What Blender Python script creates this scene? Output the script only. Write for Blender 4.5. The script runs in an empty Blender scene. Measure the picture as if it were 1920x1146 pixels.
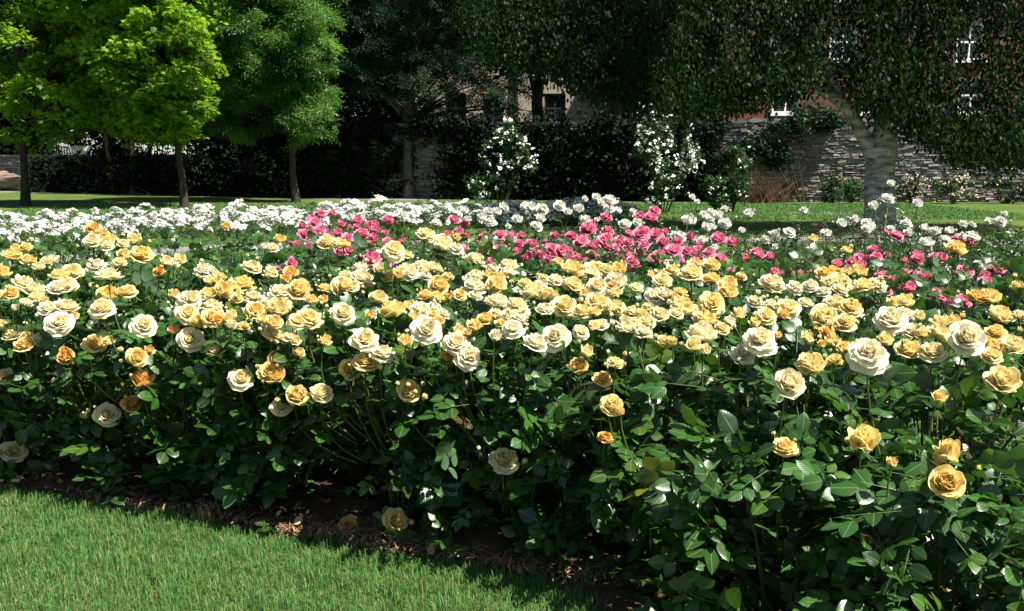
import bpy, math, random
import numpy as np
from mathutils import Vector, Matrix

# ---------------------------------------------------------------- camera, sky, sun, exposure
SC = bpy.context.scene
COL = SC.collection
F = 1844.0                      # focal length in photo pixels
CX, CY = 960.0, 573.0
PITCH = math.atan(273.0 / F)
CAMH = 1.6
cam_data = bpy.data.cameras.new('camera')
cam_data.sensor_width = 36.0
cam_data.lens = 36.0 * F / 1920.0
cam_data.clip_end = 600.0
cam_data.clip_start = 0.05
cam = bpy.data.objects.new('camera', cam_data)
cam.location = (0, 0, CAMH)
cam.rotation_euler = (math.radians(90) - PITCH, 0, 0)
COL.objects.link(cam)
SC.camera = cam

SUN_EL = math.radians(58)
SUN_BACK = math.radians(26)     # how far behind the picture plane (towards the viewer) the sun stands, on the right
SD = Vector((math.cos(SUN_EL) * math.cos(SUN_BACK), -math.cos(SUN_EL) * math.sin(SUN_BACK), math.sin(SUN_EL)))
W = bpy.data.worlds.new('World')
SC.world = W
W.use_nodes = True
wn = W.node_tree.nodes
bg = wn['Background']
sky = wn.new('ShaderNodeTexSky')
sky.sky_type = 'NISHITA'
sky.sun_disc = False
sky.sun_elevation = SUN_EL
sky.sun_rotation = math.radians(90) + SUN_BACK
W.node_tree.links.new(sky.outputs['Color'], bg.inputs['Color'])
bg.inputs['Strength'].default_value = 0.05
sl = bpy.data.lights.new('sun', 'SUN')
sl.energy = 5.0
sl.angle = math.radians(0.5)
sl.color = (1.0, 0.95, 0.87)
so = bpy.data.objects.new('sun', sl)
so.rotation_euler = SD.to_track_quat('Z', 'Y').to_euler()
COL.objects.link(so)
SC.view_settings.view_transform = 'Standard'
SC.view_settings.look = 'None'
SC.view_settings.exposure = 1.3
SC.view_settings.gamma = 1.0
SC.view_settings.use_curve_mapping = False
SC.cycles.max_bounces = 6
SC.cycles.diffuse_bounces = 3
SC.cycles.glossy_bounces = 2
SC.cycles.transmission_bounces = 4

RNG = np.random.default_rng(7)
rnd = random.Random(11)

# ---------------------------------------------------------------- photo geometry helpers
CP, SP = math.cos(PITCH), math.sin(PITCH)
def ray(u, v):
    a, b = (u - CX) / F, (v - CY) / F
    return np.array((a, CP - b * SP, -SP - b * CP))
def at(u, v, Y):
    d = ray(u, v)
    return np.array((0, 0, CAMH)) + d * (Y / d[1])
def ground(u, v, h=0.0):
    d = ray(u, v)
    return np.array((0, 0, CAMH)) + d * ((h - CAMH) / d[2])
def size_at(p, w):
    return w * (p[1] * CP - (p[2] - CAMH) * SP) / F
def pixel(p):
    y = p[1] * CP - (p[2] - CAMH) * SP
    z = p[1] * SP + (p[2] - CAMH) * CP
    return CX + F * p[0] / y, CY - F * z / y

# ---------------------------------------------------------------- object helpers
def tag(o, label=None, cat=None, group=None, kind=None):
    if label: o['label'] = label
    if cat: o['category'] = cat
    if group: o['group'] = group
    if kind: o['kind'] = kind
    return o
def empty(name, loc, label, cat, group=None):
    o = bpy.data.objects.new(name, None)
    o.location = loc
    o.empty_display_size = 0.1
    COL.objects.link(o)
    return tag(o, label, cat, group)
def mesh_data(name, V, faces, mats, smooth=True, uv=None, col=None, midx=None):
    """V (n,3); faces: list of int arrays (m,k)."""
    me = bpy.data.meshes.new(name)
    V = np.ascontiguousarray(V, dtype=np.float32)
    faces = [np.asarray(f, dtype=np.int32) for f in faces if len(f)]
    loops = np.concatenate([f.ravel() for f in faces])
    tot = np.concatenate([np.full(len(f), f.shape[1], np.int32) for f in faces])
    start = np.concatenate([[0], np.cumsum(tot)[:-1]]).astype(np.int32)
    me.vertices.add(len(V)); me.vertices.foreach_set('co', V.ravel())
    me.loops.add(len(loops)); me.loops.foreach_set('vertex_index', loops)
    me.polygons.add(len(tot)); me.polygons.foreach_set('loop_start', start)
    me.polygons.foreach_set('loop_total', tot)
    if midx is not None:
        me.polygons.foreach_set('material_index', np.asarray(midx, dtype=np.int32))
    for m in (mats if isinstance(mats, (list, tuple)) else [mats]):
        me.materials.append(m)
    if uv is not None:
        l = me.uv_layers.new(name='UVMap')
        l.data.foreach_set('uv', np.asarray(uv, dtype=np.float32)[loops].ravel())
    if col is not None:
        a = me.attributes.new('Col', 'FLOAT_COLOR', 'POINT')
        c = np.ones((len(V), 4), np.float32); c[:, :3] = col
        a.data.foreach_set('color', c.ravel())
    me.update(calc_edges=True)
    me.polygons.foreach_set('use_smooth', np.full(len(tot), bool(smooth)))
    me.validate()
    return me
def obj(name, me, parent=None, loc=None):
    o = bpy.data.objects.new(name, me)
    COL.objects.link(o)
    if loc is not None: o.location = loc
    if parent is not None: o.parent = parent
    return o
class MB:
    """collects verts, faces and their attributes into one mesh"""
    def __init__(s): s.V=[]; s.F=[]; s.M=[]; s.U=[]; s.C=[]; s.n=0
    def add(s, V, F, m=0, uv=None, col=None):
        V=np.asarray(V,dtype=float); F=np.asarray(F,dtype=int)
        s.V.append(V); s.F.append(F+s.n); s.M.append(np.full(len(F),m))
        s.U.append(np.zeros((len(V),2)) if uv is None else np.asarray(uv,dtype=float))
        s.C.append(np.ones((len(V),3)) if col is None else np.broadcast_to(np.asarray(col,dtype=float),(len(V),3)))
        s.n+=len(V)
    def box(s, c, d, m=0, rz=0.0, col=None):
        c=np.asarray(c,dtype=float); h=np.asarray(d,dtype=float)/2
        v=np.array([[x,y,z] for x in (-1,1) for y in (-1,1) for z in (-1,1)],dtype=float)*h
        ca,sa=math.cos(rz),math.sin(rz)
        v=np.stack([v[:,0]*ca-v[:,1]*sa, v[:,0]*sa+v[:,1]*ca, v[:,2]],1)+c
        s.add(v,[[0,1,3,2],[4,6,7,5],[0,4,5,1],[2,3,7,6],[0,2,6,4],[1,5,7,3]],m,col=col)
    def tube(s, P, R, k=6, m=0, cap=True, col=None):
        P=np.asarray(P,dtype=float); n=len(P); R=np.broadcast_to(np.asarray(R,dtype=float),(n,))
        T=np.gradient(P,axis=0); T/=np.linalg.norm(T,axis=1,keepdims=True)+1e-9
        ref=np.array((0.31,0.95,0.05)) if abs(T[:,2]).mean()>0.5 else np.array((0.1,0.05,0.99))
        A=np.cross(T,ref); A/=np.linalg.norm(A,axis=1,keepdims=True)+1e-9
        B=np.cross(T,A)
        th=np.arange(k)*2*math.pi/k
        V=(P[:,None]+R[:,None,None]*(A[:,None]*np.cos(th)[None,:,None]+B[:,None]*np.sin(th)[None,:,None])).reshape(-1,3)
        i=np.arange(n-1)[:,None]*k; j=np.arange(k)[None]; jn=(j+1)%k
        Fq=np.stack([i+j,i+jn,i+k+jn,i+k+j],-1).reshape(-1,4)
        L=np.concatenate([[0],np.cumsum(np.linalg.norm(np.diff(P,axis=0),axis=1))])
        uv=np.stack([np.tile(np.arange(k)/k,n),np.repeat(L,k)],1)
        s.add(V,Fq,m,uv,col)
    def build(s, name, mats, parent=None, smooth=True, loc=None, tris=False):
        return obj(name, s.data(name,mats,smooth), parent, loc)
    def data(s, name, mats, smooth=True):
        F={}
        order=[]
        for f,m in zip(s.F,s.M):
            F.setdefault(f.shape[1],[]).append((f,m))
        fs=[];ms=[]
        for k,l in F.items():
            fs.append(np.concatenate([a for a,_ in l])); ms.append(np.concatenate([b for _,b in l]))
        return mesh_data(name,np.concatenate(s.V),fs,mats,smooth,np.concatenate(s.U),np.concatenate(s.C),np.concatenate(ms))
def norm(a):
    a=np.asarray(a,dtype=float)
    return a/(np.linalg.norm(a,axis=-1,keepdims=True)+1e-9)
def frames(fwd, up):
    """columns x,y,z: y along fwd, z near up"""
    y=norm(fwd); x=norm(np.cross(y,up)); z=np.cross(x,y)
    return np.stack([x,y,z],-1)
def scatter(T, P, R, S):
    return (P[:,None]+np.einsum('mij,nj->mni',R,T)*S[:,None,None])
def bez(a,b,c,n):
    t=np.linspace(0,1,n)[:,None]
    return (1-t)**2*np.asarray(a)+2*t*(1-t)*np.asarray(b)+t*t*np.asarray(c)

# ---------------------------------------------------------------- materials
def newmat(name):
    m=bpy.data.materials.new(name); m.use_nodes=True
    nt=m.node_tree; nt.nodes.clear()
    out=nt.nodes.new('ShaderNodeOutputMaterial')
    return m,nt,nt.nodes,nt.links,out
def N(nodes,t,**kw):
    n=nodes.new(t)
    for k,v in kw.items():
        if k in n.inputs: n.inputs[k].default_value=v
        else: setattr(n,k,v)
    return n
def math_n(nd,lk,op,a,b=None,clamp=False):
    n=nd.new('ShaderNodeMath'); n.operation=op; n.use_clamp=clamp
    for i,x in enumerate((a,b)):
        if x is None: continue
        if isinstance(x,(int,float)): n.inputs[i].default_value=x
        else: lk.new(x,n.inputs[i])
    return n.outputs[0]
def mixc(nd,lk,fac,a,b,blend='MIX'):
    n=nd.new('ShaderNodeMix'); n.data_type='RGBA'; n.blend_type=blend
    for i,x in ((0,fac),(6,a),(7,b)):
        if isinstance(x,(int,float)): n.inputs[i].default_value=x
        elif isinstance(x,tuple): n.inputs[i].default_value=(*x,1)
        else: lk.new(x,n.inputs[i])
    return n.outputs[2]
def leaf_mat(name, base, trans, rough=0.4, spec=0.5, tmix=0.3, veins=False, under=None):
    m,nt,nd,lk,out=newmat(name)
    at_=N(nd,'ShaderNodeAttribute',attribute_name='Col')
    c=mixc(nd,lk,1.0,base,at_.outputs['Color'],'MULTIPLY')
    p=N(nd,'ShaderNodeBsdfPrincipled',Roughness=rough)
    p.inputs['Specular IOR Level'].default_value=spec
    if veins:
        uv=N(nd,'ShaderNodeUVMap'); sx=N(nd,'ShaderNodeSeparateXYZ'); lk.new(uv.outputs[0],sx.inputs[0])
        au=math_n(nd,lk,'ABSOLUTE',math_n(nd,lk,'SUBTRACT',sx.outputs[0],0.5))
        ph=math_n(nd,lk,'SUBTRACT',math_n(nd,lk,'MULTIPLY',sx.outputs[1],7.0),math_n(nd,lk,'MULTIPLY',au,5.5))
        w=math_n(nd,lk,'SINE',math_n(nd,lk,'MULTIPLY',ph,6.283))
        mid=math_n(nd,lk,'LESS_THAN',au,0.028)
        h=math_n(nd,lk,'SUBTRACT',math_n(nd,lk,'MULTIPLY',w,0.5),math_n(nd,lk,'MULTIPLY',mid,1.2))
        b=N(nd,'ShaderNodeBump',Strength=0.09,Distance=0.003); lk.new(h,b.inputs['Height']); lk.new(b.outputs[0],p.inputs['Normal'])
        c=mixc(nd,lk,math_n(nd,lk,'MULTIPLY',mid,0.5),c,(0.16,0.25,0.06))
        geo=N(nd,'ShaderNodeNewGeometry')
        c=mixc(nd,lk,geo.outputs['Backfacing'],c,under or (0.07,0.13,0.06))
    lk.new(c,p.inputs['Base Color'])
    t=N(nd,'ShaderNodeBsdfTranslucent')
    lk.new(mixc(nd,lk,1.0,trans,at_.outputs['Color'],'MULTIPLY'),t.inputs[0])
    mx=N(nd,'ShaderNodeMixShader'); mx.inputs[0].default_value=tmix
    lk.new(p.outputs[0],mx.inputs[1]); lk.new(t.outputs[0],mx.inputs[2]); lk.new(mx.outputs[0],out.inputs[0])
    return m
def petal_mat(name, inner, edge=None, edge_amt=0.0):
    """colour of the flower comes from the object's own colour; UV x = 0 heart .. 1 outer ring, y = along the petal"""
    m,nt,nd,lk,out=newmat(name)
    oi=N(nd,'ShaderNodeObjectInfo')
    uv=N(nd,'ShaderNodeUVMap'); sx=N(nd,'ShaderNodeSeparateXYZ'); lk.new(uv.outputs[0],sx.inputs[0])
    inn=mixc(nd,lk,1.0,oi.outputs['Color'],inner,'MULTIPLY')
    f=math_n(nd,lk,'POWER',sx.outputs[0],0.7,True)
    c=mixc(nd,lk,f,inn,oi.outputs['Color'])
    if edge:
        tc=N(nd,'ShaderNodeTexCoord'); nz=N(nd,'ShaderNodeTexNoise',Scale=7.0); lk.new(tc.outputs['Object'],nz.inputs['Vector'])
        e=math_n(nd,lk,'POWER',sx.outputs[1],2.2)
        e=math_n(nd,lk,'MULTIPLY',e,math_n(nd,lk,'MULTIPLY',nz.outputs[0],edge_amt*2),True)
        c=mixc(nd,lk,e,c,edge)
    p=N(nd,'ShaderNodeBsdfPrincipled',Roughness=0.6); p.inputs['Specular IOR Level'].default_value=0.2
    lk.new(c,p.inputs['Base Color'])
    tcb=N(nd,'ShaderNodeTexCoord'); nb=N(nd,'ShaderNodeTexNoise',Scale=9.0,Detail=3.0); lk.new(tcb.outputs['Object'],nb.inputs['Vector'])
    bp=N(nd,'ShaderNodeBump',Strength=0.15,Distance=0.06); lk.new(nb.outputs[0],bp.inputs['Height']); lk.new(bp.outputs[0],p.inputs['Normal'])
    t=N(nd,'ShaderNodeBsdfTranslucent'); lk.new(c,t.inputs[0])
    mx=N(nd,'ShaderNodeMixShader'); mx.inputs[0].default_value=0.38
    lk.new(p.outputs[0],mx.inputs[1]); lk.new(t.outputs[0],mx.inputs[2]); lk.new(mx.outputs[0],out.inputs[0])
    return m
def plain(name,c,rough=0.6,spec=0.3,noise=None,nscale=8.0,c2=None,bump=0.0,bdist=0.02,coord='Object',sz=(1,1,1)):
    m,nt,nd,lk,out=newmat(name)
    p=N(nd,'ShaderNodeBsdfPrincipled',Roughness=rough); p.inputs['Specular IOR Level'].default_value=spec
    p.inputs['Base Color'].default_value=(*c,1)
    if c2 is not None or bump:
        tc=N(nd,'ShaderNodeTexCoord'); mp=N(nd,'ShaderNodeMapping'); mp.inputs['Scale'].default_value=sz
        lk.new(tc.outputs[coord],mp.inputs[0])
        nz=N(nd,'ShaderNodeTexNoise',Scale=nscale,Detail=6.0,Roughness=0.65); lk.new(mp.outputs[0],nz.inputs['Vector'])
        if c2 is not None:
            r=N(nd,'ShaderNodeValToRGB'); r.color_ramp.elements[0].position=0.35; r.color_ramp.elements[1].position=0.68
            r.color_ramp.elements[0].color=(*c,1); r.color_ramp.elements[1].color=(*c2,1)
            lk.new(nz.outputs[0],r.inputs[0]); lk.new(r.outputs[0],p.inputs['Base Color'])
        if bump:
            b=N(nd,'ShaderNodeBump',Strength=bump,Distance=bdist); lk.new(nz.outputs[0],b.inputs['Height']); lk.new(b.outputs[0],p.inputs['Normal'])
    lk.new(p.outputs[0],out.inputs[0])
    return m
def attr_mat(name,rough=0.7,spec=0.2,trans=0.0):
    m,nt,nd,lk,out=newmat(name)
    a=N(nd,'ShaderNodeAttribute',attribute_name='Col')
    p=N(nd,'ShaderNodeBsdfPrincipled',Roughness=rough); p.inputs['Specular IOR Level'].default_value=spec
    lk.new(a.outputs['Color'],p.inputs['Base Color'])
    if trans:
        t=N(nd,'ShaderNodeBsdfTranslucent'); lk.new(a.outputs['Color'],t.inputs[0])
        mx=N(nd,'ShaderNodeMixShader'); mx.inputs[0].default_value=trans
        lk.new(p.outputs[0],mx.inputs[1]); lk.new(t.outputs[0],mx.inputs[2]); lk.new(mx.outputs[0],out.inputs[0])
    else: lk.new(p.outputs[0],out.inputs[0])
    return m
M={}
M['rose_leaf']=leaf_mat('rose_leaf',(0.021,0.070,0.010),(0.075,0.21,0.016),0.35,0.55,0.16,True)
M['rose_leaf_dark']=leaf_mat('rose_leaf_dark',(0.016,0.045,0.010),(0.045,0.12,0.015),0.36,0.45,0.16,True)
M['maple_leaf']=leaf_mat('maple_leaf',(0.10,0.19,0.010),(0.34,0.58,0.02),0.5,0.3,0.42)
M['ash_leaf']=leaf_mat('ash_leaf',(0.055,0.14,0.020),(0.16,0.38,0.04),0.42,0.4,0.33)
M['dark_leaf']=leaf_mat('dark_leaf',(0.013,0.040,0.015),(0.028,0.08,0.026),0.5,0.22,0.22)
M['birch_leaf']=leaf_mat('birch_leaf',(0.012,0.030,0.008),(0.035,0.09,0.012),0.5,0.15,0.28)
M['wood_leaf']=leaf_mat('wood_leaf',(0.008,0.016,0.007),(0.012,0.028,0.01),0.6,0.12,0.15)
M['shrub_leaf']=leaf_mat('shrub_leaf',(0.028,0.072,0.018),(0.07,0.17,0.03),0.42,0.35,0.25)
M['petal_yellow']=petal_mat('petal_yellow',(1.0,0.93,0.78))
M['petal_white']=petal_mat('petal_white',(1.0,0.97,0.86))
M['petal_pink']=petal_mat('petal_pink',(1.0,0.62,0.75),(0.86,0.48,0.58),0.65)
M['sepal']=plain('sepal',(0.07,0.14,0.03),0.5,0.3)
M['cane']=plain('cane',(0.07,0.13,0.03),0.45,0.35,nscale=14,c2=(0.10,0.12,0.04))
M['old_cane']=plain('old_cane',(0.09,0.065,0.03),0.7,0.2,nscale=30,c2=(0.06,0.07,0.025))
M['bark']=plain('bark',(0.07,0.06,0.05),0.9,0.1,nscale=5,c2=(0.13,0.115,0.095),bump=0.8,bdist=0.05,sz=(3,3,0.6))
M['dark_bark']=plain('dark_bark',(0.03,0.026,0.02),0.9,0.1,nscale=5,c2=(0.065,0.055,0.045),bump=0.8,bdist=0.05,sz=(3,3,0.6))
M['birch_bark']=plain('birch_bark',(0.07,0.066,0.062),0.7,0.2,nscale=2.2,c2=(0.60,0.59,0.57),bump=0.5,bdist=0.03,sz=(1.2,1.2,4))
M['grass_blade']=attr_mat('grass_blade',0.55,0.25,0.3)
M['chips']=attr_mat('chips',0.85,0.1)
# ---------------------------------------------------------------- setting: lawn, soil, paths, hills of trees
def lawn_material():
    m,nt,nd,lk,out=newmat('lawn')
    tc=N(nd,'ShaderNodeTexCoord')
    n1=N(nd,'ShaderNodeTexNoise',Scale=0.5,Detail=4.0); lk.new(tc.outputs['Object'],n1.inputs['Vector'])
    n2=N(nd,'ShaderNodeTexNoise',Scale=14.0,Detail=6.0,Roughness=0.75); lk.new(tc.outputs['Object'],n2.inputs['Vector'])
    n3=N(nd,'ShaderNodeTexNoise',Scale=90.0,Detail=3.0,Roughness=0.8); lk.new(tc.outputs['Object'],n3.inputs['Vector'])
    r=N(nd,'ShaderNodeValToRGB'); e=r.color_ramp.elements
    e[0].position=0.3; e[0].color=(0.030,0.075,0.012,1); e[1].position=0.72; e[1].color=(0.11,0.17,0.035,1)
    s=math_n(nd,lk,'ADD',math_n(nd,lk,'MULTIPLY',n2.outputs[0],0.5),math_n(nd,lk,'MULTIPLY',n3.outputs[0],0.5))
    lk.new(s,r.inputs[0])
    r2=N(nd,'ShaderNodeValToRGB'); r2.color_ramp.elements[0].position=0.45; r2.color_ramp.elements[1].position=0.7
    lk.new(n1.outputs[0],r2.inputs[0])
    c=mixc(nd,lk,math_n(nd,lk,'MULTIPLY',r2.outputs[0],0.7),r.outputs[0],(0.14,0.16,0.045))
    p=N(nd,'ShaderNodeBsdfPrincipled',Roughness=0.85); p.inputs['Specular IOR Level'].default_value=0.1
    lk.new(c,p.inputs['Base Color'])
    b=N(nd,'ShaderNodeBump',Strength=0.8,Distance=0.05); lk.new(s,b.inputs['Height']); lk.new(b.outputs[0],p.inputs['Normal'])
    lk.new(p.outputs[0],out.inputs[0])
    return m
M['lawn']=lawn_material()
M['soil']=plain('soil',(0.028,0.018,0.011),0.95,0.1,nscale=9,c2=(0.085,0.055,0.034),bump=1.0,bdist=0.04)
M['path']=plain('path',(0.15,0.14,0.15),0.9,0.15,nscale=5,c2=(0.21,0.195,0.20),bump=0.3,bdist=0.01)

g=MB(); g.add([[-250,-60,0],[250,-60,0],[250,300,0],[-250,300,0]],[[0,1,2,3]])
tag(g.build('lawn',M['lawn']),kind='structure')

def ribbon(name,pts,w,z,mat,ends=None):
    P=np.array([[p[0],p[1],0] for p in pts],dtype=float)
    # smooth
    t=np.linspace(0,len(P)-1,len(P)*6)
    i=np.clip(t.astype(int),0,len(P)-2); f=(t-i)[:,None]; f=f*f*(3-2*f)*0.5+f*0.5
    Q=P[i]*(1-f)+P[i+1]*f
    T=np.gradient(Q,axis=0); T/=np.linalg.norm(T,axis=1,keepdims=True)
    Nn=np.stack([-T[:,1],T[:,0],T[:,2]*0],1)
    V=np.concatenate([Q+Nn*w/2,Q-Nn*w/2]); V[:,2]=z
    n=len(Q); k=np.arange(n-1)
    b=MB(); b.add(V,np.stack([k,k+1,k+1+n,k+n],1))
    return tag(b.build(name,mat),kind='structure')
gp=lambda u,v: ground(u,v)
ribbon('path',[(-60,55),gp(0,360),gp(200,362),gp(420,368),gp(640,373),gp(800,375)],1.5,0.004,M['path'])
ribbon('side_path',[gp(1470,399),gp(1540,400),gp(1610,401),gp(1650,404),gp(1655,420),gp(1640,450)],1.1,0.004,M['path'])
ribbon('front_path',[(-12,13.2),(-8,15.2),gp(330,471),gp(420,464),(0,19.5),(6,20),(12,19)],1.2,0.004,M['path'])

# ---- front bed frame of reference: s along the lawn edge, t into the bed
EA=ground(0,917)[:2]; EB=ground(1280,1128)[:2]
ED=(EB-EA)/np.linalg.norm(EB-EA); EN=np.array((-ED[1],ED[0]))
def st(p): q=np.asarray(p)[...,:2]-EA; return q@ED, q@EN
def xy(s,t): return EA+ED*s+EN*t
rn=np.random.default_rng(3)
def vnoise(x,y,seed,scale):
    r=np.random.default_rng(seed).random((64,64))
    x=np.asarray(x)/scale+20; y=np.asarray(y)/scale+20
    xi=np.floor(x).astype(int); yi=np.floor(y).astype(int); fx=x-xi; fy=y-yi
    fx=fx*fx*(3-2*fx); fy=fy*fy*(3-2*fy)
    g=lambda a,b:r[a%64,b%64]
    return (g(xi,yi)*(1-fx)*(1-fy)+g(xi+1,yi)*fx*(1-fy)+g(xi,yi+1)*(1-fx)*fy+g(xi+1,yi+1)*fx*fy)
def soil_sheet(name,S0,S1,T0,T1,step,fn):
    s=np.arange(S0,S1+1e-6,step); t=np.arange(T0,T1+1e-6,step)
    Sg,Tg=np.meshgrid(s,t,indexing='ij')
    X=EA[0]+ED[0]*Sg+EN[0]*Tg; Y=EA[1]+ED[1]*Sg+EN[1]*Tg
    edge=np.minimum.reduce([Tg-T0,T1-Tg,Sg-S0,S1-Sg])
    Z=0.006+np.clip(edge,0,0.3)*0.1+ np.clip(edge*8,0,1)*(0.03*vnoise(X,Y,1,0.09)+0.03*vnoise(X,Y,2,0.3))
    off=(vnoise(X,Y,5,0.35)-0.5)*0.16*np.clip(1-Tg/0.3,0,1)-(0.9*np.clip((Sg-2.95)/.8,0,1) if T0<1 else 0)*np.clip(1-Tg/0.6,0,1)
    X=X+EN[0]*off; Y=Y+EN[1]*off
    V=np.stack([X,Y,Z],-1).reshape(-1,3); a,b=len(s),len(t)
    i=np.arange(a-1)[:,None]*b+np.arange(b-1)[None]
    Fq=np.stack([i,i+b,i+b+1,i+1],-1).reshape(-1,4)
    m=MB(); m.add(V,Fq); return tag(m.build(name,M['soil']),kind='structure')
soil_sheet('bed_soil',-3.2,7.0,0.0,2.5,0.04,None)
soil_sheet('back_bed_soil',-0.5,11.0,3.1,6.6,0.1,None)

_fp=[(-12,13.2),(-8,15.2),gp(330,471)[:2],gp(420,464)[:2],(0,19.5)]
FPW=np.concatenate([np.array(a[:2])+(np.array(b[:2])-np.array(a[:2]))*np.linspace(0,1,20)[:,None] for a,b in zip(_fp[:-1],_fp[1:])])
# grass blades of the near lawn
def grass(n,area,keep,hmin,hmax,wd,seed):
    r=np.random.default_rng(seed)
    x=r.uniform(area[0],area[1],n); y=r.uniform(area[2],area[3],n)
    s_,t_=st(np.stack([x,y],1))
    off=(vnoise(x,y,5,0.35)-0.5)*0.16-0.9*np.clip((s_-2.95)/.8,0,1)
    k=keep(x,y,s_,t_-off); x,y=x[k],y[k]; n=len(x)
    patch=vnoise(x,y,9,0.35); 
    h=r.uniform(hmin,hmax,n)*(0.7+0.6*vnoise(x,y,12,0.12)); az=r.uniform(0,6.283,n); lean=r.uniform(0.1,0.9,n)
    w=wd*r.uniform(0.7,1.3,n)
    d=np.stack([np.cos(az),np.sin(az),0*az],1); sd=np.stack([-np.sin(az),np.cos(az),0*az],1)
    B=np.stack([x,y,0*x],1)
    up=np.array((0,0,1.0))
    a=B+sd*w[:,None]; b=B-sd*w[:,None]
    mid=B+up*(h*0.6)[:,None]+d*(h*lean*0.25)[:,None]; c=mid+sd*(w*0.75)[:,None]; e=mid-sd*(w*0.75)[:,None]
    tip=B+up*(h*(1-0.3*lean))[:,None]+d*(h*lean*0.8)[:,None]
    V=np.stack([a,b,c,e,tip],1).reshape(-1,3); i=np.arange(n)*5
    Q=np.stack([i,i+1,i+3,i+2],1); T3=np.stack([i+2,i+3,i+4],1)
    base=np.array((0.058,0.175,0.034)); dry=np.array((0.30,0.27,0.12)); lite=np.array((0.125,0.265,0.068))
    q=r.random(n)[:,None]; f=np.clip((patch-0.4)*1.8,0,1)[:,None]
    c_=base*(1-q)+lite*q
    isdry=(r.random(n)<(0.07+0.16*f[:,0]))[:,None]
    c_=np.where(isdry,dry*(0.6+0.6*r.random((n,1))),c_*(0.75+0.5*r.random((n,1))))
    return mesh_data('grass',V,[Q,T3],M['grass_blade'],False,None,np.repeat(c_,5,0))
near=grass(340000,(-4.4,2.6,1.9,6.2),lambda x,y,s,t:(t<0.0+0.03*np.random.default_rng(1).standard_normal(len(x)))&(t>-2.6),0.028,0.06,0.0015,21)
tag(obj('grass',near),kind='stuff')
far=grass(60000,(-9,-1.2,12,22),lambda x,y,s,t:(t>3)&(np.min(np.hypot(x[:,None]-FPW[None,:,0],y[:,None]-FPW[None,:,1]),axis=1)>.62),0.04,0.09,0.006,22)
tag(obj('lawn_grass',far),kind='stuff')
tag(obj('lawn_grass',grass(70000,(-16,15,26.5,36.5),lambda x,y,s,t:t>3,0.03,0.09,0.011,23)),kind='stuff')
# tall tufts along the bed edge, dry clippings and chips on the soil
def edge_litter():
    r=np.random.default_rng(31); b=MB()
    n=5200
    s=r.uniform(-1.2,4.6,n); t=np.abs(r.normal(0,0.09,n))-0.03
    dens=vnoise(s*1.0,s*0+1,44,0.35); k=r.random(n)<np.clip((dens-0.25)*1.9,0.04,1); s,t=s[k],t[k]; n=len(s)
    P=xy(0,0)[None]+np.outer(s,ED)+np.outer(t,EN)
    z=0.02+r.random(n)*0.035; L=r.uniform(0.02,0.10,n); az=r.uniform(0,6.28,n); el=r.normal(0,0.22,n)
    d=np.stack([np.cos(az)*np.cos(el),np.sin(az)*np.cos(el),np.sin(el)],1); w=np.stack([-np.sin(az),np.cos(az),0*az],1)*r.uniform(0.0009,0.003,n)[:,None]
    C=np.column_stack([P,z]); m=C+np.array((0,0,1))*(L*0.12)[:,None]
    V=np.stack([C-d*(L/2)[:,None]-w,C-d*(L/2)[:,None]+w,m-w,m+w,C+d*(L/2)[:,None]],1).reshape(-1,3); i=np.arange(n)*5
    col=np.array((0.30,0.20,0.11))*(0.35+r.random((n,1)))+np.array((0.02,0,0))
    me=mesh_data('dry_clippings',V,[np.stack([i,i+1,i+3,i+2],1),np.stack([i+2,i+3,i+4],1)],M['chips'],False,None,np.repeat(col,5,0))
    tag(obj('dry_clippings',me),kind='stuff')
    # bark chips, fallen leaves and petals on the soil
    n=2300
    s=r.uniform(-1.5,5.2,n); t=r.uniform(-0.02,1.2,n)-0.8*np.clip((s-3.1)/.8,0,1); P=xy(0,0)[None]+np.outer(s,ED)+np.outer(t,EN)
    fw=norm(r.normal(0,1,(n,3))*np.array((1,1,0.25))); R=frames(fw,norm(np.array((0,0,1.0))+r.normal(0,0.35,(n,3))))
    Tm=np.array([[-0.35,-0.6,0],[0.3,-0.5,0.05],[0.45,0.2,0.0],[0.05,0.62,0.1],[-0.4,0.25,0.04]])
    S=r.uniform(0.012,0.04,n); V=scatter(Tm,np.column_stack([P,0.045+0.02*r.random(n)]),R,S).reshape(-1,3)
    kind=r.random(n)[:,None]
    col=np.where(kind<0.6,np.array((0.09,0.055,0.03)),np.where(kind<0.85,np.array((0.22,0.15,0.09)),np.array((0.45,0.36,0.20))))*(0.6+0.7*r.random((n,1)))
    i=np.arange(n)*5
    me=mesh_data('soil_litter',V,[np.stack([i,i+1,i+2,i+3,i+4],1)],M['chips'],False,None,np.repeat(col,5,0))
    tag(obj('soil_litter',me),kind='stuff')
edge_litter()
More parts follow.
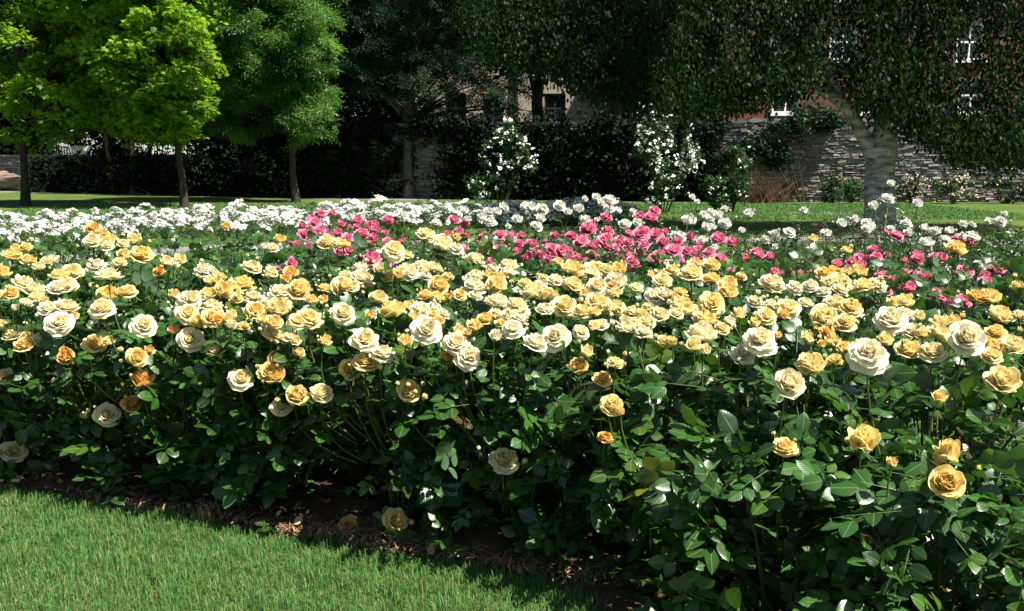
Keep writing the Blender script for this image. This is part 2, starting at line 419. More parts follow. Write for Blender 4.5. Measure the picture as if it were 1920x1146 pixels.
def tuft(s,t,h,n,dry,label,seed):
    r=np.random.default_rng(seed); c=xy(s,t)
    az=r.uniform(0,6.283,n); lean=r.uniform(0.1,0.8,n); hh=h*r.uniform(0.5,1.1,n)
    B=np.column_stack([c[0]+r.normal(0,0.02,n),c[1]+r.normal(0,0.02,n),0*az+0.0])
    d=np.stack([np.cos(az),np.sin(az),0*az],1); sd=np.stack([-np.sin(az),np.cos(az),0*az],1)*0.002
    up=np.array((0,0,1.0)); mid=B+up*(hh*0.6)[:,None]+d*(hh*lean*0.3)[:,None]; tip=B+up*(hh*(1-0.25*lean))[:,None]+d*(hh*lean*0.8)[:,None]
    V=np.stack([B+sd,B-sd,mid+sd*0.7,mid-sd*0.7,tip],1).reshape(-1,3); i=np.arange(n)*5
    col=(np.array((0.33,0.25,0.12)) if dry else np.array((0.10,0.20,0.035)))*(0.7+0.6*r.random((n,1)))
    me=mesh_data('grass_tuft',V,[np.stack([i,i+1,i+3,i+2],1),np.stack([i+2,i+3,i+4],1)],M['grass_blade'],False,None,np.repeat(col,5,0))
    tag(obj('grass_tuft',me),label,'grass tuft','grass tufts along the bed edge')
def stpx(u,v): return st(ground(u,v)[:2])
for (u,v,h,n,dry,lab) in [(385,985,0.12,60,True,'straw coloured grass tuft on the bed edge below the left part of the roses'),
    (1110,1100,0.14,26,False,'tall green grass tuft at the soil edge below the bare dark gap'),
    (1075,1085,0.10,18,False,'smaller green tuft just beside the tall one at the soil edge'),
    (735,1035,0.12,20,True,'dry tuft at the soil edge under the two lowest yellow roses'),
    (1255,1120,0.17,22,False,'long thin grass tuft where the lawn meets the frame edge'),
    (560,1005,0.09,30,False,'short green tuft at the lawn edge between the straw tuft and the low roses')]:
    s_,t_=stpx(u,v); tuft(s_,t_+0.02,h,n,dry,lab,int(u))

# ---------------------------------------------------------------- background: stone wall, buildings, fence, log
M['stone']=attr_mat('stone',0.9,0.15)
M['mortar']=plain('mortar',(0.10,0.09,0.085),0.95,0.1,nscale=6,c2=(0.16,0.145,0.135),bump=0.6)
def stone_wall(name,A,B,h,label,seed,thick=0.5):
    r=np.random.default_rng(seed); A=np.array(A,float); B=np.array(B,float)
    L=np.linalg.norm(B-A); D=(B-A)/L; Nf=np.array((D[1],-D[0]))      # outward face, towards the viewer
    if Nf[1]>0: Nf=-Nf
    root=empty(name,(*((A+B)/2),0),label,'wall')
    core=MB(); mid=(A+B)/2-Nf*thick/2; core.box((*(mid-(A+B)/2),h/2),(L,thick,h),rz=math.atan2(D[1],D[0]))
    core.build('wall_core',M['mortar'],root,False)
    V=[];C=[]; z=0.0
    while z<h-0.02:
        rh=min(r.uniform(0.05,0.14),h-z); x=-r.uniform(0,0.2)
        while x<L:
            w=r.uniform(0.13,0.5)*(0.7+rh*3); x1=min(x+w,L); x0=max(x,0)
            if x1-x0>0.05:
                pr=r.uniform(0.005,0.085); gq=0.012
                jz=r.normal(0,0.016,4); jx=r.normal(0,0.02,4)
                fr=[(x0+gq,z+gq),(x1-gq,z+gq),(x1-gq,z+rh-gq),(x0+gq,z+rh-gq)]
                for q,(a,b) in enumerate(fr):
                    p=A-(A+B)/2+D*a+Nf*0.002; V.append((p[0],p[1],b))
                mi=0.022
                fi=[(x0+mi,z+mi),(x1-mi,z+mi),(x1-mi,z+rh-mi),(x0+mi,z+rh-mi)]
                for q,(a,b) in enumerate(fi):
                    p=A-(A+B)/2+D*(a+jx[q])+Nf*(pr+r.normal(0,0.012)); V.append((p[0],p[1],b+jz[q]))
                c=np.array((0.215,0.195,0.19))*r.uniform(0.55,1.35)+np.array((r.normal(0,0.012),0,r.normal(0,0.012)))
                C+= [np.clip(c,0.02,1)]*8
            x=x1
        z+=rh
    V=np.array(V); n=len(V)//8; i=np.arange(n)[:,None]*8
    q=np.array([[4,5,6,7],[0,1,5,4],[1,2,6,5],[2,3,7,6],[3,0,4,7]])
    Fq=(i[:,:,None]+q[None]).reshape(-1,4)
    obj('stone_face',mesh_data('stone_face',V,[Fq],M['stone'],False,None,np.array(C)),root)
    cp=MB(); x=0
    while x<L:
        w=min(r.uniform(0.4,0.9),L-x); c=A-(A+B)/2+D*(x+w/2)-Nf*(thick/2-0.02)
        cp.box((c[0],c[1],h+0.05),(w-0.02,thick+0.1+r.normal(0,0.02),0.1+r.random()*0.04),rz=math.atan2(D[1],D[0])+r.normal(0,0.01),col=np.array((0.2,0.18,0.17))*r.uniform(0.7,1.2)); x+=w
    cp.build('coping',M['stone'],root,False)
    return root
WK=(9.0,38.2)
stone_wall('stone_wall',WK,(34.0,37.0),3.05,'grey rubble stone wall behind the birch trunk, below the brick building',1)
stone_wall('stone_wall',(-9.5,43.0),WK,3.0,'shaded rubble stone wall running behind the white flowering shrubs',2)
stone_wall('garden_wall',(-45.0,62.0),(-9.5,43.0),1.75,'low dark stone wall under the trees, behind the cut log',3)

M['brick']=None
def brick_mat():
    m,nt,nd,lk,out=newmat('brick')
    tc=N(nd,'ShaderNodeTexCoord'); sx=N(nd,'ShaderNodeSeparateXYZ'); lk.new(tc.outputs['Object'],sx.inputs[0])
    cb=N(nd,'ShaderNodeCombineXYZ'); lk.new(math_n(nd,lk,'ADD',sx.outputs[0],sx.outputs[1]),cb.inputs[0]); lk.new(sx.outputs[2],cb.inputs[1])
    b=N(nd,'ShaderNodeTexBrick',Scale=1.0); lk.new(cb.outputs[0],b.inputs['Vector'])
    b.inputs['Brick Width'].default_value=0.30; b.inputs['Row Height'].default_value=0.10; b.inputs['Mortar Size'].default_value=0.012
    b.inputs['Color1'].default_value=(0.17,0.045,0.028,1); b.inputs['Color2'].default_value=(0.11,0.033,0.024,1); b.inputs['Mortar'].default_value=(0.10,0.07,0.06,1)
    p=N(nd,'ShaderNodeBsdfPrincipled',Roughness=0.9); lk.new(b.outputs[0],p.inputs['Base Color'])
    bp=N(nd,'ShaderNodeBump',Strength=0.6,Distance=0.02,invert=True); lk.new(b.outputs['Fac'],bp.inputs['Height']); lk.new(bp.outputs[0],p.inputs['Normal'])
    lk.new(p.outputs[0],out.inputs[0]); return m
M['brick']=brick_mat()
M['cream']=plain('cream',(0.36,0.30,0.24),0.85,0.2,nscale=1.2,c2=(0.46,0.39,0.32))
M['pale']=plain('pale',(0.62,0.62,0.63),0.8,0.2,nscale=1.0,c2=(0.72,0.72,0.72))
M['white_paint']=plain('white_paint',(0.80,0.80,0.80),0.5,0.3)
M['slate']=plain('slate',(0.06,0.06,0.07),0.7,0.3,nscale=6,c2=(0.10,0.10,0.11),bump=0.4)
M['glass']=plain('glass',(0.015,0.02,0.03),0.08,0.8)
M['dark_metal']=plain('dark_metal',(0.03,0.03,0.03),0.6,0.3)
def house(name,label,X0,X1,Y,h,wall,rows,depth=9.0,roof=True,ww=1.0,wh=1.7,nb=None):
    fm=nb or M['white_paint']
    """rows: list of (sill height, [window centres x])"""
    cx=(X0+X1)/2
    root=empty(name,(cx,Y,0),label,'building')
    # facade pierced by the windows: built as strips around the openings
    b=MB(); xs={X0,X1}
    ops=[(c-ww/2,c+ww/2,z,z+wh) for z,cs in rows for c in cs]
    zs=sorted({0,h}|{o[2] for o in ops}|{o[3] for o in ops})
    for z0,z1 in zip(zs[:-1],zs[1:]):
        cut=sorted([(o[0],o[1]) for o in ops if o[2]<=z0+1e-6 and o[3]>=z1-1e-6])
        x=X0
        for a,c in cut+[(X1,X1)]:
            if a>x+1e-4: b.box(((x+a)/2-cx,0.15,(z0+z1)/2),(a-x,0.3,z1-z0))
            x=c
    b.box((X0+0.15-cx,depth/2+0.16,h/2),(0.3,depth-0.32,h)); b.box((X1-0.15-cx,depth/2+0.16,h/2),(0.3,depth-0.32,h)); b.box((0,depth+0.15,h/2),(X1-X0,0.3,h))
    b.build('wall',wall,root,False)
    for o in ops:
        ox=(o[0]+o[1])/2-cx; zc=(o[2]+o[3])/2; f=MB()
        t=0.09
        f.box((o[0]-cx+t/2,0.16,zc),(t,0.12,wh)); f.box((o[1]-cx-t/2,0.16,zc),(t,0.12,wh))
        f.box((ox,0.16,o[3]-t/2),(ww-2*t,0.12,t)); f.box((ox,0.16,o[2]+t/2),(ww-2*t,0.12,t))
        f.box((ox,0.155,zc),(ww-2*t,0.08,0.08)); f.box((ox,0.16,zc+wh/4-0.01),(0.06,0.07,wh/2-t-0.05)); f.box((ox,0.16,zc-wh/4+0.01),(0.06,0.07,wh/2-t-0.05))
        w=f.build('window',fm,root,False)
        s=MB(); s.box((ox,-0.05,o[2]-0.06),(ww+0.2,0.28,0.11)); s.build('sill',M['white_paint'],w,False)
        p=MB(); p.box((ox,0.20,zc),(ww-0.15,0.015,wh-0.15)); p.build('pane',M['glass'],w,False)
    if roof:
        r=MB(); o=0.35; hw=(X1-X0)/2+o; rz=3.2
        v=[(-hw,-o,h+0.002),(hw,-o,h+0.002),(hw,depth+o,h+0.002),(-hw,depth+o,h+0.002),(-hw,depth/2,h+rz),(hw,depth/2,h+rz)]
        r.add(v,[[0,1,5,4],[2,3,4,5],[0,3,2,1]]); r.add(v,[[0,4,3],[1,2,5]])
        r.build('roof',M['slate'],root,False)
    return root
def wx(u,Y): return at(u,300,Y)[0]
BY=45.0
house('brick_building','red brick building with white sash windows rising above the stone wall',wx(1335,BY),wx(2150,BY),BY,11.5,M['brick'],
   [(3.67,[wx(u,BY) for u in (1470,1636,1815,1985)]),(6.0,[wx(u,BY) for u in (1468,1572,1806,1975)]),(8.6,[wx(u,BY) for u in (1468,1572,1806,1975)])],ww=1.25,wh=1.6)
CY2=52.0
house('cream_house','cream rendered house with dark paired windows half hidden behind the trees',wx(690,CY2),wx(1330,CY2),CY2,8.2,M['cream'],
   [(3.5,[wx(u,CY2) for u in (760,855,925,1040,1180)])],ww=1.1,wh=1.5,nb=M['dark_metal'])
dp=MB(); X=wx(968,CY2); dp.tube([(X,CY2-0.1,0.1),(X,CY2-0.1,8.1)],0.11,8); dp.box((X,CY2-0.06,4.0),(0.3,0.1,0.1)); dp.box((X,CY2-0.1,8.15),(0.4,0.2,0.25))
tag(dp.build('drainpipe',M['dark_metal']),'dark drainpipe running down the cream house front','drainpipe')
PY=71.0
house('pale_house','pale grey house glimpsed through gaps under the bright green trees',wx(20,PY),wx(640,PY),PY,7.5,M['pale'],
   [(3.6,[wx(u,PY) for u in (140,260,330,470,560)])],ww=1.2,wh=1.6)
def fence(u0,u1,Y,z0,z1,label):
    X0,X1=wx(u0,Y),wx(u1,Y); root=empty('railing',((X0+X1)/2,Y,0),label,'railing','white railings behind the trees')
    n=max(2,round((X1-X0)/1.9)+1); c=(X0+X1)/2
    for i in range(n):
        b=MB(); b.box((X0+(X1-X0)*i/(n-1)-c,0.06,z1/2),(0.12,0.1,z1+0.1)); b.build('post',M['white_paint'],root,False)
    b=MB()
    for z in (z0+0.12,z1-0.08): b.box((0,0.035,z),(X1-X0,0.04,0.09))
    k=int((X1-X0)/0.16)
    for i in range(k): b.box((X0-c+0.08+i*0.16,0,(z0+z1)/2),(0.10,0.025,z1-z0))
    b.build('board_panel',M['white_paint'],root,False)
fence(95,190,61.0,1.2,2.45,'white boarded railing above the dark wall, seen behind the log')
fence(270,370,59.0,1.2,2.6,'white boarded railing above the dark wall, seen beside the paired trunks')

# cut log on the lawn
def log():
    r=np.random.default_rng(8)
    C=np.array((wx(48,52.0),52.0,0.0)); root=empty('log',tuple(C),'big weathered grey log with a jagged end lying on the lawn','log')
    n,k=40,36; L=5.2; x=np.linspace(-L*0.62,L*0.38,n); th=np.arange(k)*2*math.pi/k
    R=0.50+0.06*np.sin(x*1.7)+0.05*vnoise(x,x*0,2,0.5)
    g=0.11*(vnoise(np.tile(np.arange(k)*0.35,(n,1)),np.tile(x[:,None]*0.25,(1,k)),3,0.4)-0.5)*2+0.2*(vnoise(np.tile(np.cos(th)*2,(n,1)),np.tile(x[:,None],(1,k))+np.sin(th)[None],6,0.7)-0.5)
    rr=R[:,None]+g; 
    X=np.tile(x[:,None],(1,k)).copy(); X[-1]+=0.22*r.standard_normal(k); X[-2]+=0.1*r.standard_normal(k)
    V=np.stack([X,rr*np.cos(th)[None],0.52+rr*0.95*np.sin(th)[None]],-1).reshape(-1,3)
    i=np.arange(n-1)[:,None]*k; j=np.arange(k)[None]; jn=(j+1)%k
    b=MB(); b.add(V,np.stack([i+j,i+jn,i+k+jn,i+k+j],-1).reshape(-1,4))
    m=plain('log_bark',(0.10,0.075,0.06),0.95,0.1,nscale=3,c2=(0.34,0.27,0.22),bump=1.0,bdist=0.06,sz=(0.5,3,3))
    b.build('bark',m,root)
    e=MB(); ring=V.reshape(n,k,3)[-1]; c=ring.mean(0)-np.array((0.15,0,0)); mid=(ring+c)/2+r.normal(0,0.06,(k,3))*np.array((1,0.2,0.2))
    e.add(np.concatenate([ring-np.array((0.01,0,0)),mid]),[[a,(a+1)%k,k+(a+1)%k,k+a] for a in range(k)])
    e.add(np.concatenate([mid,[c]]),[[a,(a+1)%k,k] for a in range(k)])
    e.build('broken_end',plain('log_wood',(0.20,0.14,0.09),0.9,0.1,nscale=6,c2=(0.42,0.33,0.25),bump=0.8),root)
    for x0 in (-1.3,0.9):
        s=MB(); s.tube([(x0,-0.5,0.1),(x0,0.5,0.1)],[0.1,0.1],10); s.add([(x0-0.08,-0.5,0.1),(x0+0.08,-0.5,0.1),(x0,-0.5,0.18),(x0,-0.5,0.02)],[[0,3,1,2]]); s.build('bearer',M['dark_bark'],root)
log()

# ---------------------------------------------------------------- trees
def star_leaf():
    th=np.linspace(0,2*math.pi,11)[:-1]; rr=np.array([0.62,0.3,0.58,0.33,0.5,0.26,0.5,0.33,0.58,0.3])
    v=np.stack([rr*np.sin(th),rr*np.cos(th),-0.12*rr**2],1); v=np.concatenate([v,[[0,0,0.05]]])
    return v,np.array([[i,(i+1)%10,10] for i in range(10)])
def diamond(w=0.25):
    return np.array([[0,-0.5,0],[w,-0.05,0.04],[0,0.5,-0.05],[-w,-0.05,0.04],[0,0,-0.02]]),np.array([[0,1,4],[1,2,4],[2,3,4],[3,0,4]])
def spray(k=5,w=0.12):
    """a pinnate leaf: k narrow leaflets on one rachis"""
    V=[];Fc=[]
    for i in range(k):
        y=-0.4+0.2*i; side=(-1,1)[i%2] if i<k-1 else 0
        d=np.array((side*0.85,0.55 if side else 1.0,-0.15)); d/=np.linalg.norm(d); n=np.array((-d[1],d[0],0)); L=0.42
        o=np.array((0,y,0)); b=len(V)
        V+= [o,o+d*L*0.5+n*w*0.5+[0,0,0.03],o+d*L,o+d*L*0.5-n*w*0.5+[0,0,0.03]]
        Fc+= [[b,b+1,b+2],[b,b+2,b+3]]
    return np.array(V),np.array(Fc)
def clump_leaves(C,Rad,per,tmpl,size,mat,seed,flat=0.5,droop=0.3,upn=1.0,tint=0.25,out_c=None):
    """leaves through clumps at C with radii Rad; each clump is a flattened, ragged spray"""
    r=np.random.default_rng(seed); m=len(C); T,Fc=tmpl
    per=np.broadcast_to(per,(m,)).astype(int); idx=np.repeat(np.arange(m),per); n=len(idx)
    u=norm(r.normal(0,1,(n,3)))*(r.random(n)**0.45)[:,None]
    tilt=r.normal(0,0.35,(m,2))
    off=u*np.stack([Rad,Rad,Rad*flat],1)[idx]
    off[:,2]+= off[:,0]*tilt[idx,0]+off[:,1]*tilt[idx,1]-droop*(off[:,0]**2+off[:,1]**2)/(Rad[idx]+1e-6)
    P=C[idx]+off
    fw=norm(u*np.array((1,1,0.3))+r.normal(0,0.5,(n,3))+np.array((0,0,-droop)))
    up=norm(np.array((0,0,upn))+r.normal(0,0.45,(n,3))+0.3*u)
    R=frames(fw,up); S=size*r.uniform(0.65,1.25,n)
    V=scatter(T,P,R,S).reshape(-1,3)
    cl=1+tint*r.normal(0,1,(m,1)); col=np.clip(cl[idx]*(1+0.18*r.normal(0,1,(n,1))),0.35,1.9)*np.array((1,1,1))+r.normal(0,0.06,(n,3))*np.array((1,0.3,0.5))
    Ff=(np.arange(n)[:,None,None]*len(T)+Fc[None]).reshape(-1,Fc.shape[1])
    return V,Ff,np.repeat(np.clip(col,0.2,2),len(T),0)
def crown_points(ells,n,seed,inner=0.35):
    """clump centres in a union of ellipsoids [(cx,cy,cz,rx,ry,rz)], kept mostly near their surfaces"""
    r=np.random.default_rng(seed); E=np.array(ells,float); vol=E[:,3]*E[:,4]*E[:,5]; p=vol**0.75; p/=p.sum()
    k=r.choice(len(E),n,p=p); u=norm(r.normal(0,1,(n,3)))*np.where(r.random(n)<inner,r.random(n)**0.5*0.8,0.75+0.3*r.random(n))[:,None]
    return E[k,:3]+u*E[k,3:]
def limbs(b,base,top,r0,C,seed,k=9,frac=0.35,bark=0,bend=0.15):
    """trunk from base to top, limbs out to a choice of clump centres"""
    r=np.random.default_rng(seed); base=np.array(base,float); top=np.array(top,float)
    n=10; t=np.linspace(0,1,n)[:,None]; P=base*(1-t)+top*t; P[1:-1,:2]+=r.normal(0,bend*r0*1.2,(n-2,2))
    R=r0*(1-0.75*t[:,0]); R[0]*=1.35
    b.tube(P,R,10,bark)
    ch=C[r.choice(len(C),min(len(C),int(len(C)*frac)),replace=False)]
    for c in ch:
        # join the trunk below the clump
        zt=np.clip((c[2]-base[2])/(top[2]-base[2]+1e-6)-0.12-0.2*r.random(),0.28,0.97); j=base*(1-zt)+top*zt
        rr=max(0.012,r0*(1-0.75*zt)*0.45); mid=(j+c)/2+np.array((0,0,0.12*np.linalg.norm(c-j)))
        b.tube(bez(j,mid,c,6),np.linspace(rr,0.01,6),5,bark)
def tree(name,label,cat,base,top,r0,ells,nclump,crad,per,tmpl,size,leaf,bark,seed,group=None,flat=0.5,droop=0.3,upn=1.0,inner=0.35,frac=0.3,extra=None,tint=0.25):
    base=np.array(base,float); root=empty(name,tuple(base),label,cat,group)
    C=crown_points(ells,nclump,seed,inner)
    if extra is not None: C=np.concatenate([C,np.array(extra,float)])
    r=np.random.default_rng(seed+1); Rad=crad*r.uniform(0.6,1.25,len(C))
    V,Ff,col=clump_leaves(C-base,Rad,per,tmpl,size,leaf,seed+2,flat,droop,upn,tint)
    b=MB(); limbs(b,base-base,np.array(top,float)-base,r0,C-base,seed+3,frac=frac)
    b.build('trunk',bark,root)
    obj('crown',mesh_data('crown',V,[Ff],leaf,False,None,col),root)
    return root
pt=lambda u,v,Y: at(u,v,Y)
GT='trees along the far side of the lawn'
gx=lambda u,Y:(at(u,380,Y)[0],Y,0.0)
# bright maple at the edge, the bright maple before the railing, the mid green ash, the dark tree
def clist(lst,Y): return [tuple(pt(u,v,Y+dy)) for u,v,dy in lst]
a=gx(48,35); tree('maple_tree','slim maple with lit lower leaf sprays beside the cut log','tree',a,(a[0]+0.2,35,9.5),0.14,
   [(*pt(70,-70,35.5),3.4,2.6,3.2),(*pt(140,60,36.3),2.8,1.6,2.6),(*pt(20,90,36),1.8,1.6,2.4),(*pt(160,170,37),2.0,1.4,1.5)],190,0.85,150,star_leaf(),0.20,M['maple_leaf'],M['dark_bark'],100,GT,0.35,0.35,
   extra=clist([(38,150,-2),(92,165,-2),(30,200,-1.6),(125,212,-1.8),(70,110,-2),(20,60,-2.2),(150,90,-1),(60,235,0),(110,250,0.5),(20,255,.5)],35))
a=gx(345,33.5); tree('maple_tree','bright yellow green maple with a broad crown over the dark middle trunk','tree',a,(wx(315,33.5),33.5,8.6),0.12,
   [(*pt(290,40,33.2),1.75,2.2,3.6),(*pt(300,-140,33.5),2.6,2.6,2.0),(*pt(250,130,33.5),2.0,1.6,1.8),(*pt(330,60,34),1.4,1.6,2.9),(*pt(345,190,34.5),1.2,1.4,1.1),(*pt(190,80,35),1.3,1.4,2.8)],210,0.8,160,star_leaf(),0.20,M['maple_leaf'],M['dark_bark'],110,GT,0.35,0.35,
   extra=clist([(350,210,-1),(335,130,-2),(300,150,-2),(240,90,-2.4),(320,60,-2.4),(365,115,-1.8),(230,170,-1.8),(260,30,-2.5),(345,20,-2.2),(375,200,-1),(280,230,0),(230,240,0.5)],33.5))
a=gx(555,38); tree('ash_tree','mid green ash with narrow leaflets and a straight ridged trunk','tree',a,(wx(525,38),38,9.0),0.14,
   [(*pt(495,20,38),2.6,2.2,3.0),(*pt(500,-130,38),2.8,2.4,2.0),(*pt(430,110,38),1.3,1.5,2.0),(*pt(555,120,37.8),1.25,1.4,2.6),(*pt(470,150,38.3),1.9,1.4,1.9),(*pt(395,60,38.5),1.2,1.5,3.4),(*pt(585,190,38),0.9,1.2,1.2)],240,0.75,120,spray(),0.36,M['ash_leaf'],M['dark_bark'],120,GT,0.5,0.3,
   extra=clist([(405,150,-1),(395,200,-.5),(420,230,0),(450,250,0),(410,110,-1),(590,235,-1),(600,200,-1),(560,240,-1),(540,220,-1),(490,240,0),(400,90,-1.8),(440,40,-2),(520,70,-2),(580,95,-1.5),(575,30,-2),(600,60,-1)],38))
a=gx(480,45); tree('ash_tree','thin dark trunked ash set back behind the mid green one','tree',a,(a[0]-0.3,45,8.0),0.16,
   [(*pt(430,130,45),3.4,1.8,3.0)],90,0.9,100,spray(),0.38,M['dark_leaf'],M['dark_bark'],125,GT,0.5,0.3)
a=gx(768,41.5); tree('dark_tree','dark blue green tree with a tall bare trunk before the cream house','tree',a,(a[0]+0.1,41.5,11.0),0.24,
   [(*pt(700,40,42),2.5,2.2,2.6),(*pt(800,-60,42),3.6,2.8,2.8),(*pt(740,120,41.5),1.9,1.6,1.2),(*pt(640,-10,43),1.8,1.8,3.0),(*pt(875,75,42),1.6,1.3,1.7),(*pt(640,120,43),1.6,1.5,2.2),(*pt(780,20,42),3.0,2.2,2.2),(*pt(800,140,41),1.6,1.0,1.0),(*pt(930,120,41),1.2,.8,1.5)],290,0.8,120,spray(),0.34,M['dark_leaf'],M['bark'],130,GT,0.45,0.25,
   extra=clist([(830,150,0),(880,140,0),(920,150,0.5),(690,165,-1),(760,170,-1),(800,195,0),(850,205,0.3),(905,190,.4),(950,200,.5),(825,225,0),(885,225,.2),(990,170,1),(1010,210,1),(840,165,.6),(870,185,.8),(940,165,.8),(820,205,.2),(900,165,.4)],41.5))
for i,(u,Y,lab) in enumerate([(215,47,'leaning bare stemmed young tree with ivy foot behind the railing gap, left stem'),(252,46.5,'forked slim tree with ivy foot before the white railing'),(275,46.8,'thin pale stemmed tree leaning next to the forked one')]):
    a=gx(u,Y); tree('young_tree',lab,'tree',a,(a[0]+(-0.5,0.1,0.9)[i],Y,6.5),0.13,[(*pt(u,150,Y),2.2,1.4,2.0)],16,0.8,60,spray(),0.36,M['dark_leaf'],M['bark'],140+i,GT,0.5,0.3)
# dense dark trees behind the wall
GB='dense dark trees closing the view behind the wall'
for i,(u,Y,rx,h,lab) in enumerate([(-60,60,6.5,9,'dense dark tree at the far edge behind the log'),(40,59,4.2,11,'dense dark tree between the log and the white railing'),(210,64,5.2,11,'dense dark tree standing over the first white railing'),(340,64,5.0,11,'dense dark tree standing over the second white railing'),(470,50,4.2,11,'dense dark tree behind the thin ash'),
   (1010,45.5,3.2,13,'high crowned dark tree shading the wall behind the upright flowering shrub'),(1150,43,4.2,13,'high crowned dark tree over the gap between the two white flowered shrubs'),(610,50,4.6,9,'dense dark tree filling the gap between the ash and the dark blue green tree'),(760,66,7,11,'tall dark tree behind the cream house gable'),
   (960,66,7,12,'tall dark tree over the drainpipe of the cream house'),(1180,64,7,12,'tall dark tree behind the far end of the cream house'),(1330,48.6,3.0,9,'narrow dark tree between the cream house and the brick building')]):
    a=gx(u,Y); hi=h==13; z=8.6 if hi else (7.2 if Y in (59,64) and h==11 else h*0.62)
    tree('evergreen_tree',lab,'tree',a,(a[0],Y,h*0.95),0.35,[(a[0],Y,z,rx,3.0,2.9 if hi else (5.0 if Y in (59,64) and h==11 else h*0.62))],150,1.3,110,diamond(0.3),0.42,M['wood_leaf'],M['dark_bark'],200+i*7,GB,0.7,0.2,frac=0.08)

# ---- weeping birch
def birch():
    base=np.array(gx(1650,22.8)); Yb=22.8
    root=empty('birch_tree',tuple(base),'big weeping birch with forked pale trunk and dark hanging leaves','tree')
    q=lambda u,v,dy=0:pt(u,v,Yb+dy)-base
    b=MB()
    b.tube([np.array((0,0,-0.05)),q(1650,400),q(1649,360),q(1650,310),q(1654,280),q(1660,240),q(1664,190),q(1668,120),q(1662,50),q(1656,-40),q(1640,-200),q(1640,-420)],[0.44,0.345,0.33,0.325,0.335,0.25,0.27,0.24,0.22,0.2,0.13,0.05],18)
    b.tube([q(1640,300),q(1622,262,-.1),q(1603,225,-.15),q(1578,190,-.2),q(1555,150,-.3),q(1532,90,-.4),q(1512,40,-.4),q(1495,-20,-.4),q(1470,-160,-.3),q(1460,-300)],[0.20,0.165,0.145,0.13,0.12,0.115,0.11,0.10,0.07,0.03],12)
    b.tube([q(1588,200,-.2),q(1560,180,-.4),q(1520,162,-.8),q(1480,152,-1),q(1430,150,-1.2),q(1380,120,-1.3)],[0.16,0.12,0.10,0.09,0.06,0.02],8)
    b.tube([q(1662,230),q(1700,150,-.2),q(1760,90,-.5),q(1800,60,-.7),q(1850,10,-1),q(1900,-60,-1.2)],[0.16,0.11,0.08,0.07,0.05,0.02],8)
    b.tube([q(1664,150),q(1690,60,.2),q(1735,-20,.4),q(1780,-120,.6)],[0.17,0.14,0.12,0.05],8)
    b.tube([q(1512,40,-.4),q(1440,-20,-.6),q(1330,-60,-.8),q(1180,-80,-1),q(1020,-60,-1),q(930,-20,-1)],[0.10,0.08,0.07,0.05,0.04,0.015],7)
    b.tube([q(1660,60),q(1560,-60,.5),q(1380,-130,.8),q(1200,-140,.9),q(1050,-110,.8)],[0.12,0.10,0.07,0.05,0.02],7)
    b.tube([q(1656,-40),q(1740,-120,-.4),q(1900,-130,-.8),q(2060,-90,-1)],[0.12,0.09,0.06,0.02],7)
    # drooping twigs: strings of leaves hanging from the boughs
    r=np.random.default_rng(77); P=[];TW=[]
    def lower(u):      # photo row down to which the curtain of leaves hangs at column u
        xs=[860,900,960,1000,1060,1120,1200,1300,1400,1500,1560,1640,1700,1760,1830,1900,1960,2100]
        ys=[50,120,130,130,175,205,215,238,214,190,165,232,255,292,325,320,310,240]
        return np.interp(u,xs,ys)
    n=2300
    us=np.concatenate([r.uniform(880,2080,n),r.uniform(900,1600,1100),r.uniform(1650,1960,260),r.uniform(1700,2050,800),r.uniform(1360,1720,650),r.uniform(1600,2000,400)])
    for k,u in enumerate(us):
        dy=r.uniform(-2.4,1.5) if u>1250 else r.uniform(1.0,2.8)
        lo=lower(u)-abs(r.normal(0,30)) if r.random()<.35 else r.uniform(-60,lower(u)-10)
        if any(a<u<b and c<lo<d+60 for a,b,c,d in ((1540,1598,65,128),(1775,1838,65,120),(1785,1836,160,222))) and r.random()<.88: continue
        if dy<0.2 and abs(u-1655)<60 and lo>285: continue
        Ls=r.uniform(.35,1.1); B=pt(u+r.normal(0,8),lo,Yb+dy)
        A=B+np.array((r.normal(0,.35)*Ls,r.normal(0,.3)*Ls,Ls*r.uniform(.75,1.0))); m=max(6,int(Ls*26))
        t=np.linspace(0,1,m)[:,None]; sag=np.array((r.normal(0,.25),r.normal(0,.25),0.3*Ls)); Q=A*(1-t)+B*t+sag*(t*(1-t))*2
        if r.random()<.4: TW.append(Q[::max(1,m//5)])
        P.append(Q+r.normal(0,0.10,(m,3)))
    # crown above the frame: ragged clumps that shade what hangs below
    C=np.concatenate([crown_points([(*pt(1640,-230,Yb),4.6,2.4,1.9),(*pt(1500,-150,Yb),4.0,2.2,1.5)],150,5,0.5),crown_points([(*pt(1900,-130,Yb-.5),3.2,2.2,1.6),(*pt(1320,-110,Yb+1.5),2.8,1.4,1.0)],80,6,0.5)])
    for q_ in TW: 
        if len(q_)>2: b.tube(q_-base,0.005,3,1)
    b.build('trunk',[M['birch_bark'],M['dark_bark']],root)
    P=np.concatenate(P)-base; n=len(P)
    T=np.array([[0,0,0],[0.30,0.42,0.03],[0.17,0.72,0.0],[0,1.0,-0.05],[-0.17,0.72,0.0],[-0.30,0.42,0.03],[0,0.45,-0.03]]); Fc=np.array([[0,1,6],[1,2,6],[2,3,6],[3,4,6],[4,5,6],[5,0,6]])
    fw=norm(np.array((0,0,-1.0))+r.normal(0,0.45,(n,3))); up=norm(r.normal(0,1,(n,3)))
    S=0.112*r.uniform(0.6,1.2,n)
    V1=scatter(T,P,frames(fw,up),S).reshape(-1,3); F1=(np.arange(n)[:,None,None]*7+Fc[None]).reshape(-1,3)
    c1=np.repeat(np.clip(1+0.25*r.normal(0,1,(n,1)),0.4,1.8)*np.ones((1,3)),7,0)
    V2,F2,c2=clump_leaves(C-base,0.85*r.uniform(0.7,1.2,len(C)),120,diamond(0.32),0.15,None,9,0.7,0.3)
